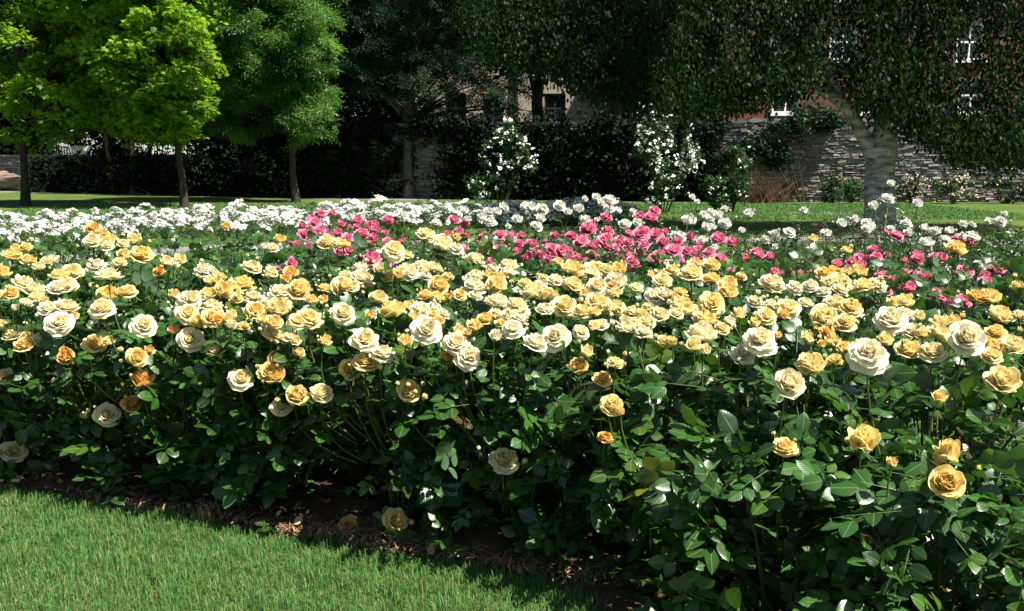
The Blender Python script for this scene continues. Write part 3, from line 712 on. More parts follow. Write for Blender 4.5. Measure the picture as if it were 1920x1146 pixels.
    obj('crown',mesh_data('crown',np.concatenate([V1,V2]),[np.concatenate([F1,F2+len(V1)])],M['birch_leaf'],False,None,np.concatenate([c1,c2])),root)
birch()

# ---- ivy and creepers on the wall, shrubs before it
def leafmass(name,label,cat,pts,rad,per,size,mat,seed,base,kind=None,tmpl=None,stem=True,group=None,flat=0.8,flowers=None):
    base=np.array(base,float); root=empty(name,tuple(base),label,cat,group)
    C=np.array(pts,float); r=np.random.default_rng(seed); Rad=rad*r.uniform(0.7,1.25,len(C))
    V,Ff,col=clump_leaves(C-base,Rad,per,tmpl or diamond(0.33),size,mat,seed+1,flat,0.15,0.6)
    obj('foliage',mesh_data('foliage',V,[Ff],mat,False,None,col),root)
    if stem:
        b=MB()
        for c in C[r.choice(len(C),min(len(C),10),replace=False)]-base:
            f=np.array((c[0]*0.15,c[1]*0.15,0.0)); b.tube(bez(f,(f+c)/2+np.array((0,0,.1)),c,5),np.linspace(0.02,0.006,5),5)
        b.build('stem',M['old_cane'],root)
    return root
def wall_y(u):
    k=(u-CX)/F/CP*1.0
    for (x0,y0),(x1,y1) in (((-45.0,62.0),(-9.5,43.0)),((-9.5,43.0),WK),(WK,(34.0,37.0))):
        Yw=(y0-x0*(y1-y0)/(x1-x0))/(1-k*(y1-y0)/(x1-x0)); X=k*Yw
        if x0-1e-6<=X<=x1+1e-6: return Yw
    return 38.0
def blobpts(lst,n,seed,ry=0.4):
    """lst: (u,v,Y,radius m, height radius m)"""
    r=np.random.default_rng(seed); out=[]
    for (u,v,Y,rx,rz) in lst:
        c=pt(u,v,Y); q=norm(r.normal(0,1,(n,3)))*(r.random(n)**0.4)[:,None]
        out.append(c+q*np.array((rx,ry,rz)))
    P=np.concatenate(out); return P[P[:,2]>0.08]
WY=38.0
leafmass('ivy','dark green creeper tumbling over the top of the stone wall between birch fork and climber','creeper',blobpts([(1530,215,WY-.3,.9,.5),(1470,240,WY-.2,1.0,.5),(1560,230,WY-.3,.4,.4),(1420,265,WY-.2,1.0,.5),(1370,285,WY-.2,.8,.6),(1455,290,WY-.2,.5,.4)],16,1,0.3),0.33,70,0.13,M['dark_leaf'],301,(11.2,37.7,0),stem=True)
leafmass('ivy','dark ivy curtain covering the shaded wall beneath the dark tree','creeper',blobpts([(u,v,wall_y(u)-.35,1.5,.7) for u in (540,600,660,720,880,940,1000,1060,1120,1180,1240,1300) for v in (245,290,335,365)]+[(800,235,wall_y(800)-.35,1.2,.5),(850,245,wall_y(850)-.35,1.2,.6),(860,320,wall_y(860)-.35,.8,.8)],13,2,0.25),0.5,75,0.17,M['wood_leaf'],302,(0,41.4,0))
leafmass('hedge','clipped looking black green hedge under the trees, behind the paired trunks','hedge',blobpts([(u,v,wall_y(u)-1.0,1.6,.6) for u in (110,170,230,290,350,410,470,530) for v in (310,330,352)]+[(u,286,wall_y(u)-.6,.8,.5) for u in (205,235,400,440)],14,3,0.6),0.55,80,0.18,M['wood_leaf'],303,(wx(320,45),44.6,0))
def flowering(name,label,base,blobs,n,rad,per,size,leaf,seed,nfl,fsize,fcol,ry=0.5,group=None,cat='shrub',tip=False):
    P=blobpts(blobs,n,seed,ry); root=leafmass(name,label,cat,P,rad,per,size,leaf,seed,base,group=group)
    if nfl:
        r=np.random.default_rng(seed+9); q=P[r.choice(len(P),nfl)]+r.normal(0,rad*0.6,(nfl,3)); q[:,1]-=abs(r.normal(0,0.25,nfl)); q=q-np.array(base)
        k=7; q2=np.repeat(q,k,0)+r.normal(0,fsize*0.45,(nfl*k,3)); th=np.linspace(0,6.283,7)[:-1]
        T=np.concatenate([np.stack([0.5*np.cos(th),0.5*np.sin(th),0.12*np.ones(6)],1),[[0,0,0]]]); Fc=np.array([[i,(i+1)%6,6] for i in range(6)])
        R=frames(norm(r.normal(0,1,(len(q2),3))),norm(np.array((0.3,-0.5,0.9))+r.normal(0,.5,(len(q2),3))))
        V=scatter(T,q2,R,fsize*r.uniform(0.5,1.1,len(q2))).reshape(-1,3); Fq=(np.arange(len(q2))[:,None,None]*7+Fc[None]).reshape(-1,3)
        obj('blossom',mesh_data('blossom',V,[Fq],plain('blossom_'+name+str(seed),fcol,0.6,0.2),False),root)
    return root
Y1=30.0
flowering('flowering_shrub','upright shrub dotted with small white flowers, lit against the dark wall',(wx(935,Y1),Y1,0),[(945,250,Y1,.35,.4),(940,290,Y1,.7,.4),(930,330,Y1,.55,.4),(900,350,Y1,.3,.4),(985,300,Y1,.3,.4),(960,265,Y1,.45,.35)],9,0.22,60,0.11,M['shrub_leaf'],311,95,0.07,(0.80,0.80,0.74),0.45)
flowering('climbing_rose','tall white climbing rose cascading beside the dark climber',(wx(1245,Y1),Y1,0),[(1225,250,Y1,.55,.5),(1265,280,Y1,.6,.6),(1215,285,Y1,.4,.5),(1250,330,Y1,.5,.5),(1240,215,Y1,.5,.3),(1290,300,Y1,.3,.4),(1230,360,Y1,.4,.3)],10,0.24,55,0.10,M['shrub_leaf'],312,170,0.085,(0.82,0.82,0.78),0.55,cat='climbing rose')
flowering('climber','narrow upright climber column with small glossy leaves right of the white climbing rose',(wx(1375,Y1),Y1,0),[(1385,310,Y1,.28,.5),(1345,345,Y1,.5,.35),(1382,355,Y1,.35,.4),(1350,370,Y1,.5,.3)],11,0.2,75,0.09,M['shrub_leaf'],313,26,0.06,(0.82,0.80,0.70),0.4,cat='climber')
GS='low shrubs along the foot of the stone wall'
for lab,u,v,rx,rz,nf,fc,sd in [('rounded green shrub with a few red flowers beside the birch trunk',1562,352,.5,.5,6,(0.5,0.03,0.03),321),
    ('yellow green shrub touching the birch trunk',1598,358,.45,.36,0,None,322),
    ('pale flowered shrub just past the birch trunk',1712,350,.65,.6,60,(0.50,0.38,0.33),323),
    ('buff flowered rounded shrub with one red bloom under the hanging leaves',1792,354,.75,.55,70,(0.52,0.42,0.30),324),
    ('dark leafy shrub at the far end of the wall foot',1890,352,.9,.7,12,(0.6,0.55,0.2),325)]:
    Y=36.4; flowering('wall_shrub',lab,(wx(u,Y),Y,0),[(u,v,Y,rx,rz)],26,0.2,55,0.09,M['shrub_leaf'] if sd!=325 else M['dark_leaf'],sd,nf,0.07,fc or (0,0,0),0.4,GS)
def dry_shrub():
    b=MB(); r=np.random.default_rng(41); Y=36.6; c=np.array((wx(1435,Y),Y,0)); root=empty('dry_shrub',tuple(c),'brown leafless twiggy shrub at the wall foot','shrub',GS)
    for i in range(150):
        a=np.array((r.normal(0,.45),r.normal(0,.15),0)); e=a+np.array((r.normal(0,.5),r.normal(0,.25),r.uniform(.4,1.35))); b.tube(bez(a,(a+e)/2+np.array((0,0,.15)),e,4),np.linspace(0.014,0.004,4),3)
    b.build('branch',plain('dry_twig',(0.16,0.09,0.06),0.9,0.1),root)
dry_shrub()
# ---------------------------------------------------------------- rose parts
def leaflet(seed,nrow=6):
    r=np.random.default_rng(seed)
    t=np.array([0,.10,.28,.50,.72,.88,1.0]); w=np.array([0,.24,.43,.47,.36,.19,0])*0.78
    fold=r.uniform(0.12,0.45); curl=r.uniform(0.05,0.45); tw=r.uniform(-.3,.3); V=[];U=[]
    for i,(a,b) in enumerate(zip(t,w)):
        zc=-curl*a*a*0.6
        if b==0: V.append((0,a,zc)); U.append((0.5,a)); continue
        for s in (-1,-0.5,0,0.5,1):
            ser=1+(0.06 if (i%2 and abs(s)==1) else 0)
            x=s*b*ser; z=zc+fold*abs(x)*0.7-0.25*abs(x)*abs(s)*(0.5+a*0.5)+tw*s*b*a*0.5+0.015*math.sin(9*a+3*s)
            V.append((x,a-0.04*abs(s)*(1-a),z)); U.append((0.5+0.5*s*b/0.37,a))
    Q=[];T=[]
    rows=[1+5*k for k in range(5)]
    for k in range(4):
        for j in range(4):
            p=rows[k]+j; Q.append((p,p+1,p+6,p+5))
    for j in range(4): T.append((0,1+j+1,1+j)); 
    e=len(V)-1
    for j in range(4): T.append((rows[4]+j,rows[4]+j+1,e))
    return np.array(V),np.array(U),np.array(Q),np.array(T)
LEAF=[leaflet(500+i) for i in range(6)]
LEAFLOW=None
def low_leaf():
    V=np.array([[0,0,0],[.3,.4,.05],[.22,.72,.02],[0,1,-.12],[-.22,.72,.02],[-.3,.4,.05],[0,.5,-.04]]); U=np.array([[.5,0],[.9,.4],[.8,.72],[.5,1],[.2,.72],[.1,.4],[.5,.5]])
    return V,U,np.zeros((0,4),int),np.array([[0,1,6],[1,2,6],[2,3,6],[3,4,6],[4,5,6],[5,0,6]])
LOW=[low_leaf()]
def compound(P,D,UP,S,seed,variants,n5=5,tint=None,rach=None):
    """pinnate rose leaves: at P along D with face UP, leaflet length S. Gives V,U,Q,T,C and rachis lines"""
    r=np.random.default_rng(seed); m=len(P); D=norm(D); X=norm(np.cross(D,UP)); Z=np.cross(X,D)
    k=np.where(r.random(m)<0.35,3,5)
    outP=[];outF=[];outU=[];outS=[];idx=[]
    pos={0:(1.55,0,1.0),1:(1.25,1,.92),2:(1.25,-1,.92),3:(0.55,1,.78),4:(0.55,-1,.78)}
    for j,(a,sd,sc) in pos.items():
        q=np.where(k>j)[0]; 
        ang=sd*r.uniform(0.85,1.25,len(q)); d=D[q]*np.cos(ang)[:,None]+X[q]*np.sin(ang)[:,None]
        droop=r.uniform(-0.15,0.5,len(q)); d=norm(d-Z[q]*droop[:,None]*0.6)
        outP.append(P[q]+D[q]*(S[q]*a)[:,None]-Z[q]*(0.12*S[q]*a*a)[:,None]+ (X[q]*sd*0.06*S[q][:,None]))
        outF.append(d); outU.append(norm(Z[q]+0.25*r.normal(0,1,(len(q),3)))); outS.append(S[q]*sc*r.uniform(0.85,1.12,len(q))); idx.append(q)
    LP=np.concatenate(outP);LF=np.concatenate(outF);LU=np.concatenate(outU);LS=np.concatenate(outS);ID=np.concatenate(idx)
    R=frames(LF,LU); n=len(LP); which=r.integers(0,len(variants),n)
    V=[];U=[];Q=[];T=[];C=[];off=0
    lt=np.clip(1+0.22*r.normal(0,1,m),0.5,1.6) if tint is None else tint
    for vi,(tv,tu,tq,tt) in enumerate(variants):
        s=np.where(which==vi)[0]
        if not len(s): continue
        vv=scatter(tv,LP[s],R[s],LS[s]).reshape(-1,3); nv=len(tv)
        V.append(vv); U.append(np.tile(tu,(len(s),1))); b=off+np.arange(len(s))[:,None,None]*nv
        Q.append((b+tq[None]).reshape(-1,4)); T.append((b+tt[None]).reshape(-1,3))
        c=(lt[ID[s]] if np.ndim(lt)==1 else lt[ID[s]][:,0])[:,None]*np.array((1.0,1.0,1.0))*np.clip(1+0.08*r.normal(0,1,(len(s),1)),.7,1.3)
        if np.ndim(lt)==2: c=lt[ID[s]]
        C.append(np.repeat(c,nv,0)); off+=len(vv)
    return np.concatenate(V),np.concatenate(U),np.concatenate(Q),np.concatenate(T),np.concatenate(C)

# ---- flowers: unit diameter, +Z is the axis, origin at the calyx
def petal(phi,r0,z0,L,Wd,a0,a1,a2,ruf,r,ring,nt=6,ns=7,lean=0.0):
    t=np.linspace(0,1,nt); a0,a1,a2=[math.radians(x) for x in (a0,a1,a2)]
    s=np.linspace(-1,1,ns); tt=np.linspace(0,1,21)
    ang=np.where(tt<0.5,a0+(a1-a0)*(tt/0.5),a1+(a2-a1)*((tt-0.5)/0.5))
    rr=np.concatenate([[0],np.cumsum(np.sin(ang[:-1])*0.05)])*L; zz=np.concatenate([[0],np.cumsum(np.cos(ang[:-1])*0.05)])*L
    notch=0.05*r.random(); p1,p2=r.uniform(0,6.28,2)
    S,Tm=np.meshgrid(s,t); te=Tm*(1-0.16*S**2-notch*np.exp(-(S/0.3)**2)*Tm)
    R=np.interp(te,tt,rr)+r0; Z=np.interp(te,tt,zz)+z0
    w=Wd*np.sin(np.pi*(0.10+0.72*Tm**0.85))**0.8
    R=R+ruf*np.sin(3.2*S+p1)*Tm**2+0.5*ruf*np.sin(6.5*S+p2)*Tm**3
    Z=Z+ruf*np.cos(4.1*S+p2)*Tm**2*0.8-0.06*L*S**2*Tm*(1.2 if ring>0.6 else -0.4)
    x=S*w; cur=np.clip(0.55*(1-ring)+0.35,0,1)
    rad=np.maximum(R,0.12); psi=x/rad*cur
    px=R*np.cos(psi)-0*x; py=R*np.sin(psi)+x*(1-cur)
    c,sn=math.cos(phi),math.sin(phi)
    V=np.stack([px*c-py*sn,px*sn+py*c,Z],-1).reshape(-1,3)
    i=np.arange(nt-1)[:,None]*ns+np.arange(ns-1)[None]; Fq=np.stack([i,i+1,i+ns+1,i+ns],-1).reshape(-1,4)
    U=np.stack([np.full(V.shape[0],ring),Tm.ravel()],1)
    return V,Fq,U
def flower(kind,seed,mat,lod=1.0):
    r=np.random.default_rng(seed); b=MB(); ns,nt=(7,6) if lod==1 else (5,4)
    J=lambda x,s=8:x+r.normal(0,s)
    if kind=='open':      # full quartered rose, wide open
        rings=[(6,.03,.00,.52,.34,94,60,92,.012,1.0),(7,.03,.03,.47,.30,78,42,78,.013,.85),(7,.03,.05,.41,.24,62,28,54,.015,.65),(8,.04,.06,.35,.19,50,12,28,.016,.42)]
        inner=19; ih=(.28,.38)
    elif kind=='cup':     # deep cup, outer petals rising
        rings=[(6,.03,.00,.51,.33,90,44,72,.011,1.0),(6,.03,.02,.47,.30,76,26,46,.012,.85),(7,.03,.03,.43,.25,62,12,24,.012,.62),(8,.04,.04,.38,.19,46,5,12,.014,.40)]
        inner=15; ih=(.30,.39)
    elif kind=='blown':   # old, loose and ruffled
        rings=[(6,.02,.00,.53,.34,102,72,104,.018,1.0),(7,.03,.03,.48,.30,84,54,90,.02,.85),(7,.03,.05,.42,.24,68,38,68,.022,.65),(7,.04,.06,.34,.19,54,22,46,.022,.45)]
        inner=18; ih=(.26,.37)
    else:                 # 'half': high centred, just opening
        rings=[(4,.03,.00,.56,.30,80,28,62,.015,1.0),(5,.03,.02,.52,.26,60,8,30,.015,.75),(5,.03,.03,.50,.21,45,0,12,.012,.5)]
        inner=7; ih=(.36,.46)
    for (n,r0,z0,L,Wd,a0,a1,a2,rf,rg) in rings:
        p0=r.uniform(0,6.28)
        for i in range(n):
            V,Fq,U=petal(p0+i*6.283/n+r.normal(0,.12),r0,z0+r.normal(0,.006),L*r.uniform(.9,1.08),Wd*r.uniform(.9,1.1),J(a0,5),J(a1,7),J(a2,10),rf*r.uniform(.6,1.4),r,rg,nt,ns)
            b.add(V,Fq,0,U)
    for i in range(inner):
        V,Fq,U=petal(r.uniform(0,6.28),0.02+0.10*r.random(),0.06,r.uniform(*ih),.15*r.uniform(.7,1.2),J(40),J(2,10),J(2,18),.022,r,.05+.25*r.random(),max(3,nt-1),ns-2)
        if r.random()<.55:    # folded sideways, as in a quartered heart
            c=V.mean(0); q=r.uniform(0,6.28); ca,sa=math.cos(q),math.sin(q); d=V-c*np.array((1,1,0)); V=np.stack([d[:,0]*ca-d[:,1]*sa,d[:,0]*sa+d[:,1]*ca,d[:,2]],1)+c*np.array((.8,.8,0))
        b.add(V,Fq,0,U)
    # calyx
    b.tube([(0,0,-.10),(0,0,-.05),(0,0,.0),(0,0,.05)],[.028,.05,.055,.03],6,1)
    for i in range(5):
        a=i*1.2566+.3; d=np.array((math.cos(a),math.sin(a),0)); n=np.array((-d[1],d[0],0))
        b.add([d*.04+n*.035,d*.04-n*.035,d*.17-n*.03+[0,0,-.02],d*.17+n*.03+[0,0,-.02],d*.27+[0,0,-.08]],[[0,1,2,3]],1); b.add([d*.17-n*.03+[0,0,-.02],d*.27+[0,0,-.08],d*.17+n*.03+[0,0,-.02]],[[0,1,2]],1)
    for q in range(len(b.V)): b.V[q]=b.V[q]*np.array((1,1,1.22))
    return b.data('bloom',[mat,M['sepal']],True)
def budmesh(seed,mat,opening):
    r=np.random.default_rng(seed); b=MB()
    z=np.linspace(0,1,7); rad=np.array([.10,.26,.34,.31,.22,.10,.01])*(1+.25*opening)
    b.tube(np.stack([0.02*np.sin(z*4),0*z,z],1),rad,8,0)
    for i in range(3):
        V,Fq,U=petal(i*2.1,.12,.12,.85,.42,38,2,-8+35*opening,.03,r,.9,4,5); b.add(V,Fq,0,U)
    for i in range(5):
        a=i*1.2566; d=np.array((math.cos(a),math.sin(a),0)); n=np.array((-d[1],d[0],0)); L=r.uniform(.55,.95)*(1-.35*opening)
        b.add([d*.12+n*.13,d*.12-n*.13,d*(.37+.1*opening)-n*.13+[0,0,.35],d*(.37+.1*opening)+n*.13+[0,0,.35],d*(.26+.35*opening)+[0,0,L]],[[0,1,2,3]],1)
        b.add([d*(.37+.1*opening)-n*.13+[0,0,.35],d*(.26+.35*opening)+[0,0,L],d*(.37+.1*opening)+n*.13+[0,0,.35]],[[0,1,2]],1)
    b.tube([(0,0,-.32),(0,0,-.16),(0,0,.04)],[.07,.16,.15],6,1)
    p=r.normal(0,.25,2); b.tube([(p[0],p[1],-2.2),(p[0]*.3,p[1]*.3,-1.2),(0,0,-.25)],[.05,.045,.05],4,1)
    return b.data('bud',[mat,M['sepal']],True)
def variants(mat,lod=1.0,seed=0):
    return {'open':[flower('open',seed+i,mat,lod) for i in range(5)],'cup':[flower('cup',seed+20+i,mat,lod) for i in range(4)],
            'blown':[flower('blown',seed+40+i,mat,lod) for i in range(4)],'half':[flower('half',seed+60+i,mat,lod) for i in range(3)]}
FY=variants(M['petal_yellow'],1.0,0); FP=variants(M['petal_pink'],.5,300); FW=variants(M['petal_white'],.5,600)
BUD={'y':[budmesh(10+i,M['petal_yellow'],(0,.0,.4,.9)[i]) for i in range(4)],'p':[budmesh(20+i,M['petal_pink'],(0,.3,.8)[i]) for i in range(3)],'w':[budmesh(30+i,M['petal_white'],(0,.4)[i]) for i in range(2)]}
YC=np.array([(0.88,0.84,0.68),(0.90,0.82,0.53),(0.90,0.74,0.32),(0.87,0.55,0.18)])
def ycol(c):
    c=max(0,min(2.999,c)); i=int(c); f=c-i; return YC[i]*(1-f)+YC[i+1]*f
def place_part(name,me,parent,loc,axis,size,spin,color,base):
    o=bpy.data.objects.new(name,me); COL.objects.link(o); o.parent=parent
    z=Vector(axis).normalized(); q=z.to_track_quat('Z','Y'); 
    o.rotation_mode='QUATERNION'; o.rotation_quaternion=q@Vector((0,0,1)).rotation_difference(Vector((0,0,1)))@Matrix.Rotation(spin,3,'Z').to_quaternion()
    o.location=Vector(loc)-Vector(base); o.scale=(size,)*3
    o.color=(*color,1)
    return o

# blooms read off the photograph: column, row, width, colour (0 cream .. 3 apricot), how much it faces the viewer
Y='''175,428,28,2,.2 190,441,28,2,.1 173,451,30,1,.2 209,446,24,2,.1 251,448,28,1,.1 48,463,22,2,.1 23,478,36,2,.1 54,487,26,2,.1 88,489,22,1,.1 103,488,16,1,.1
232,476,24,2,.1 266,476,42,2,.1 313,490,26,1,.1 338,487,20,2,.2 383,504,36,0,.2 182,497,34,0,.1 134,510,40,1.5,.1 4,510,30,2,.2 44,530,44,1,.1 124,534,40,1,.1 203,515,48,.5,.1 297,509,20,3,.3
394,527,24,1.5,.1 20,550,28,2,.4 67,556,26,1.5,.2 50,567,22,.5,.1 203,552,40,2,.3 241,546,30,1.5,.1 327,553,20,2,.1 356,560,42,1,.1 390,550,34,1.5,.2 126,574,40,1,.1 190,576,50,1,.2 111,606,50,0,.7 137,594,18,2,.3
270,610,46,.5,.7 352,588,40,1.5,.3 371,602,30,2,.2 396,596,34,2.3,.4 358,636,48,.7,1 178,643,40,2,.4 23,627,34,1.5,.3 44,646,34,2,.3 73,638,30,1,.2 122,667,32,2.5,.9 2,610,24,1,.3 326,620,20,3,.2
257,671,38,2,.7 280,657,17,2.5,.4 266,714,34,3,.3 246,758,34,3,.7 201,777,46,.8,.8 159,780,14,2.5,.2 452,710,44,1,.8 8,705,34,.8,.5 26,846,42,1,.6
425,425,16,2.5,.1 525,448,22,2,.1 512,464,22,1,.2 612,453,32,1.5,.1 643,458,28,1.5,.1 739,468,46,1.2,.5 762,477,24,1,.2 473,500,34,1.3,.3 508,509,28,1,.1 546,510,26,2.5,.5 536,522,18,3,.4 412,520,24,2,.3
455,531,44,1.8,.1 417,546,32,2,.5 643,537,40,1.5,.8 649,516,26,1.4,.2 680,520,42,1.2,.1 676,501,28,.5,.1 712,504,28,.8,.1 764,508,44,.7,.1 727,519,24,2,.1 747,516,20,2.3,.3 794,500,36,1,.1
525,548,40,.5,.2 559,543,44,2,.1 476,556,36,.6,.1 606,562,16,2,.4 480,581,40,1.8,.3 523,575,44,1.5,.3 710,558,34,1.2,.2 735,581,50,2,.1 643,587,42,1,.5 580,596,48,1.8,.2 514,604,32,1.8,.6 511,625,34,1.5,.4 529,634,28,1,.2
408,583,24,.8,.1 408,598,24,2.3,.5 434,591,20,2.3,.2 768,575,22,2,.2 777,594,20,2,.4 789,581,40,.4,.3 683,636,52,.8,.4 800,617,58,.3,.5 456,610,24,1.5,.2 693,592,16,3,.4
833,460,38,.8,.2 800,440,36,1.5,.1 857,446,16,2,.3 893,486,38,.9,.2 954,496,32,.8,.1 953,510,30,.4,.1 1046,491,20,2,.2 815,502,30,1,.1 840,519,22,1.8,.3 823,535,38,2,.5 821,556,30,2,.1 890,535,44,.2,.2 892,554,26,.3,.1
863,552,24,2.2,.4 930,533,38,2,.6 913,515,15,2,.2 936,520,22,2.5,.4 892,516,30,.8,.2 985,530,26,1.8,.1 999,548,44,1.2,.1 1018,520,22,1.7,.2 1041,525,30,.5,.1 1074,504,46,1.5,.1 1076,533,42,1.8,.1 1119,537,36,1.2,1 1110,514,34,.6,.2
1139,506,34,1.2,.2 1154,527,40,.7,.1 1148,535,14,2.5,.4 1098,552,18,2,.2 934,564,46,.4,.2 968,573,48,1.2,.2 955,594,46,.4,.3 961,615,40,.3,.4 909,598,28,2.3,.5 939,607,18,2.3,.4 1059,573,48,1.3,.9 1022,579,32,.8,.2 1120,567,44,1,.2
1154,577,46,1.2,.1 1114,585,20,2,.2 1187,585,36,1.2,.2 1041,632,54,.2,.8 878,668,54,.1,.9 1091,621,30,.5,.3 1175,615,34,.6,.2 1194,606,30,.8,.2 1127,608,26,1,.2 812,576,30,.4,.2 812,592,24,2.3,.4
1261,506,28,2,.1 1242,527,36,1,.6 1223,516,18,2,.2 1296,512,42,1.5,.1 1307,495,28,.7,.1 1334,496,32,2,.1 1335,523,38,1.8,.1 1369,528,26,2.2,.4 1365,546,36,2.2,.2 1390,517,22,1.2,.2 1449,531,50,1,.1 1520,535,30,.3,.3 1545,512,30,2,.2
1575,529,42,1.8,.9 1227,554,40,.4,.2 1250,554,36,.7,.2 1277,548,30,1.8,.1 1280,575,50,1.2,.3 1336,569,52,1.8,.9 1216,577,24,2,.3 1238,590,34,1,.3 1315,625,60,1.2,.3 1324,598,40,2,.2 1416,564,30,.5,.1 1476,575,50,.8,.1
1510,567,28,.8,.1 1437,592,36,1.8,.2 1414,606,20,1.8,.4 1426,636,64,.1,.4 1458,629,14,2,.3 1543,596,56,1.3,.8 1566,571,44,1.6,.5 1585,604,40,2,.3 1514,634,24,1.5,.3 1206,621,34,.6,.2 1212,604,34,.6,.1
1587,469,20,2,.2 1525,448,16,2,.2 1793,465,38,2,.1 1610,508,32,2,.2 1585,510,24,1.6,.1 1618,534,46,1.3,.2 1646,531,34,.6,.3 1696,564,30,2,.3 1855,556,40,2,.2 1909,535,24,2,.2 1876,590,48,1.6,.1 1671,598,60,.4,.3 1696,587,30,.7,.1
1715,621,46,.3,.2 1761,625,46,1.5,.2 1813,632,66,.3,1 1857,650,40,2.3,.9 1866,623,38,2,.4 1901,648,44,1,.3 1628,663,76,.2,.9 1660,638,26,2,.3 1585,652,30,2,.2 1702,655,44,2,.2 1748,660,50,.8,.5 1757,606,26,1.5,.2 1786,604,26,1.8,.2
1480,718,60,.8,.5 1520,682,56,1.2,.3 1565,675,30,2,.2 1880,712,64,2,.6 518,673,32,2.5,.8 503,697,36,2,.6 515,703,38,2,.4 557,742,42,2.2,.9 527,762,36,1.5,.8 602,738,40,1.3,.5 655,692,38,2.2,.8 685,678,48,1.8,.3 767,733,46,2,.9
837,672,28,2.5,.9 1085,685,36,2.5,.3 1130,710,34,2.3,.3 1145,760,42,2,.8 1163,773,14,2.5,.4 1135,820,30,3,.4 945,862,56,1,.7 655,985,38,2.2,.9 743,975,44,1.6,.8 1618,826,56,2.2,.8 1472,838,44,2,.4 1775,905,66,1.7,.9 1780,850,50,2.2,.2 1755,865,26,2.3,.4
1760,745,24,2.5,.3 1672,868,18,2.2,.2 1155,680,30,1.2,.3 1246,640,30,1.4,.2 1560,640,26,1.6,.2 1386,590,24,1.3,.2 1300,648,26,1.7,.3 1100,660,24,1.6,.2 760,640,24,2,.3 610,640,22,2,.2 560,660,24,2.2,.3 860,620,22,1.8,.3'''
Yb=[tuple(float(x) for x in q.split(',')) for q in Y.split()]
NF=np.array([-EN[0],-EN[1],0.0])
def env(p):
    """True inside the planted mass of the front bed"""
    s,t=st(p); h=p[2]
    front=0.16-(0.15+0.17*np.clip((s-2.6)/1.0,0,2))*np.clip(h/0.75,0,1)-0.13*np.clip((s-2.8)/.8,0,2.2)
    top=0.93+0.13*np.clip(t,0,2.2)
    return t>front and h<top
def solve(u,v,w):
    d=ray(u,v); c=np.array((0,0,CAMH))
    hit=None
    for Yd in np.arange(1.6,8.5,0.02):
        p=c+d*(Yd/d[1])
        if env(p): hit=p; break
    if hit is None or st(hit)[1]>2.3:
        best=None
        for Yd in np.arange(2.5,9,0.02):
            p=c+d*(Yd/d[1])
            if st(p)[1]>1.75: hit=p; break
    # keep the flower's real size within reason by letting it stand on a longer stem, nearer to the viewer
    for k in range(60):
        if size_at(hit,w)<=0.118 or st(hit)[1]<-0.25: break
        hit=hit-d*0.02
    if hit[2]<0.75: hit=hit-d*0.08
    return hit
# more half hidden flowers between those read off, a little behind and below them
for (u,v,w,c,f) in list(Yb):
    if v<655 and w>20 and rnd.random()<0.62:
        Yb.append((u+rnd.choice((-1,1))*rnd.uniform(.45,1.0)*w,v+rnd.uniform(-.1,.5)*w,w*rnd.uniform(.55,.9),min(3,max(0,c+rnd.uniform(-.7,.8))),rnd.uniform(.05,.4)))
blooms=[]
for (u,v,w,c,f) in Yb:
    p=solve(u,v,w); dia=size_at(p,w)*1.04
    blooms.append(dict(p=p,d=float(np.clip(dia,0.03,0.125)),c=c,f=f,w=w,u=u,v=v))

# leaves keep clear of the open flowers: none grows over the face a flower turns outwards
BP=np.array([b['p'] for b in blooms]); BD=np.array([b['d'] for b in blooms])
BP=np.concatenate([BP,[at(800,928,3.9),at(845,930,3.9)]]); BD=np.concatenate([BD,[.06,.03]])
def unhidden(Pw,ls):
    keep=np.ones(len(Pw),bool); c=np.array((0,0,CAMH))
    for p,d in zip(BP,BD):
        a=(p-c)/np.linalg.norm(p-c); q=Pw-c; al=q@a; L=np.linalg.norm(p-c)
        per=np.linalg.norm(q-al[:,None]*a,axis=1)
        keep&=~((al<L+0.02)&(al>L-1.2)&(per<d*0.5+ls*0.75))
    return keep
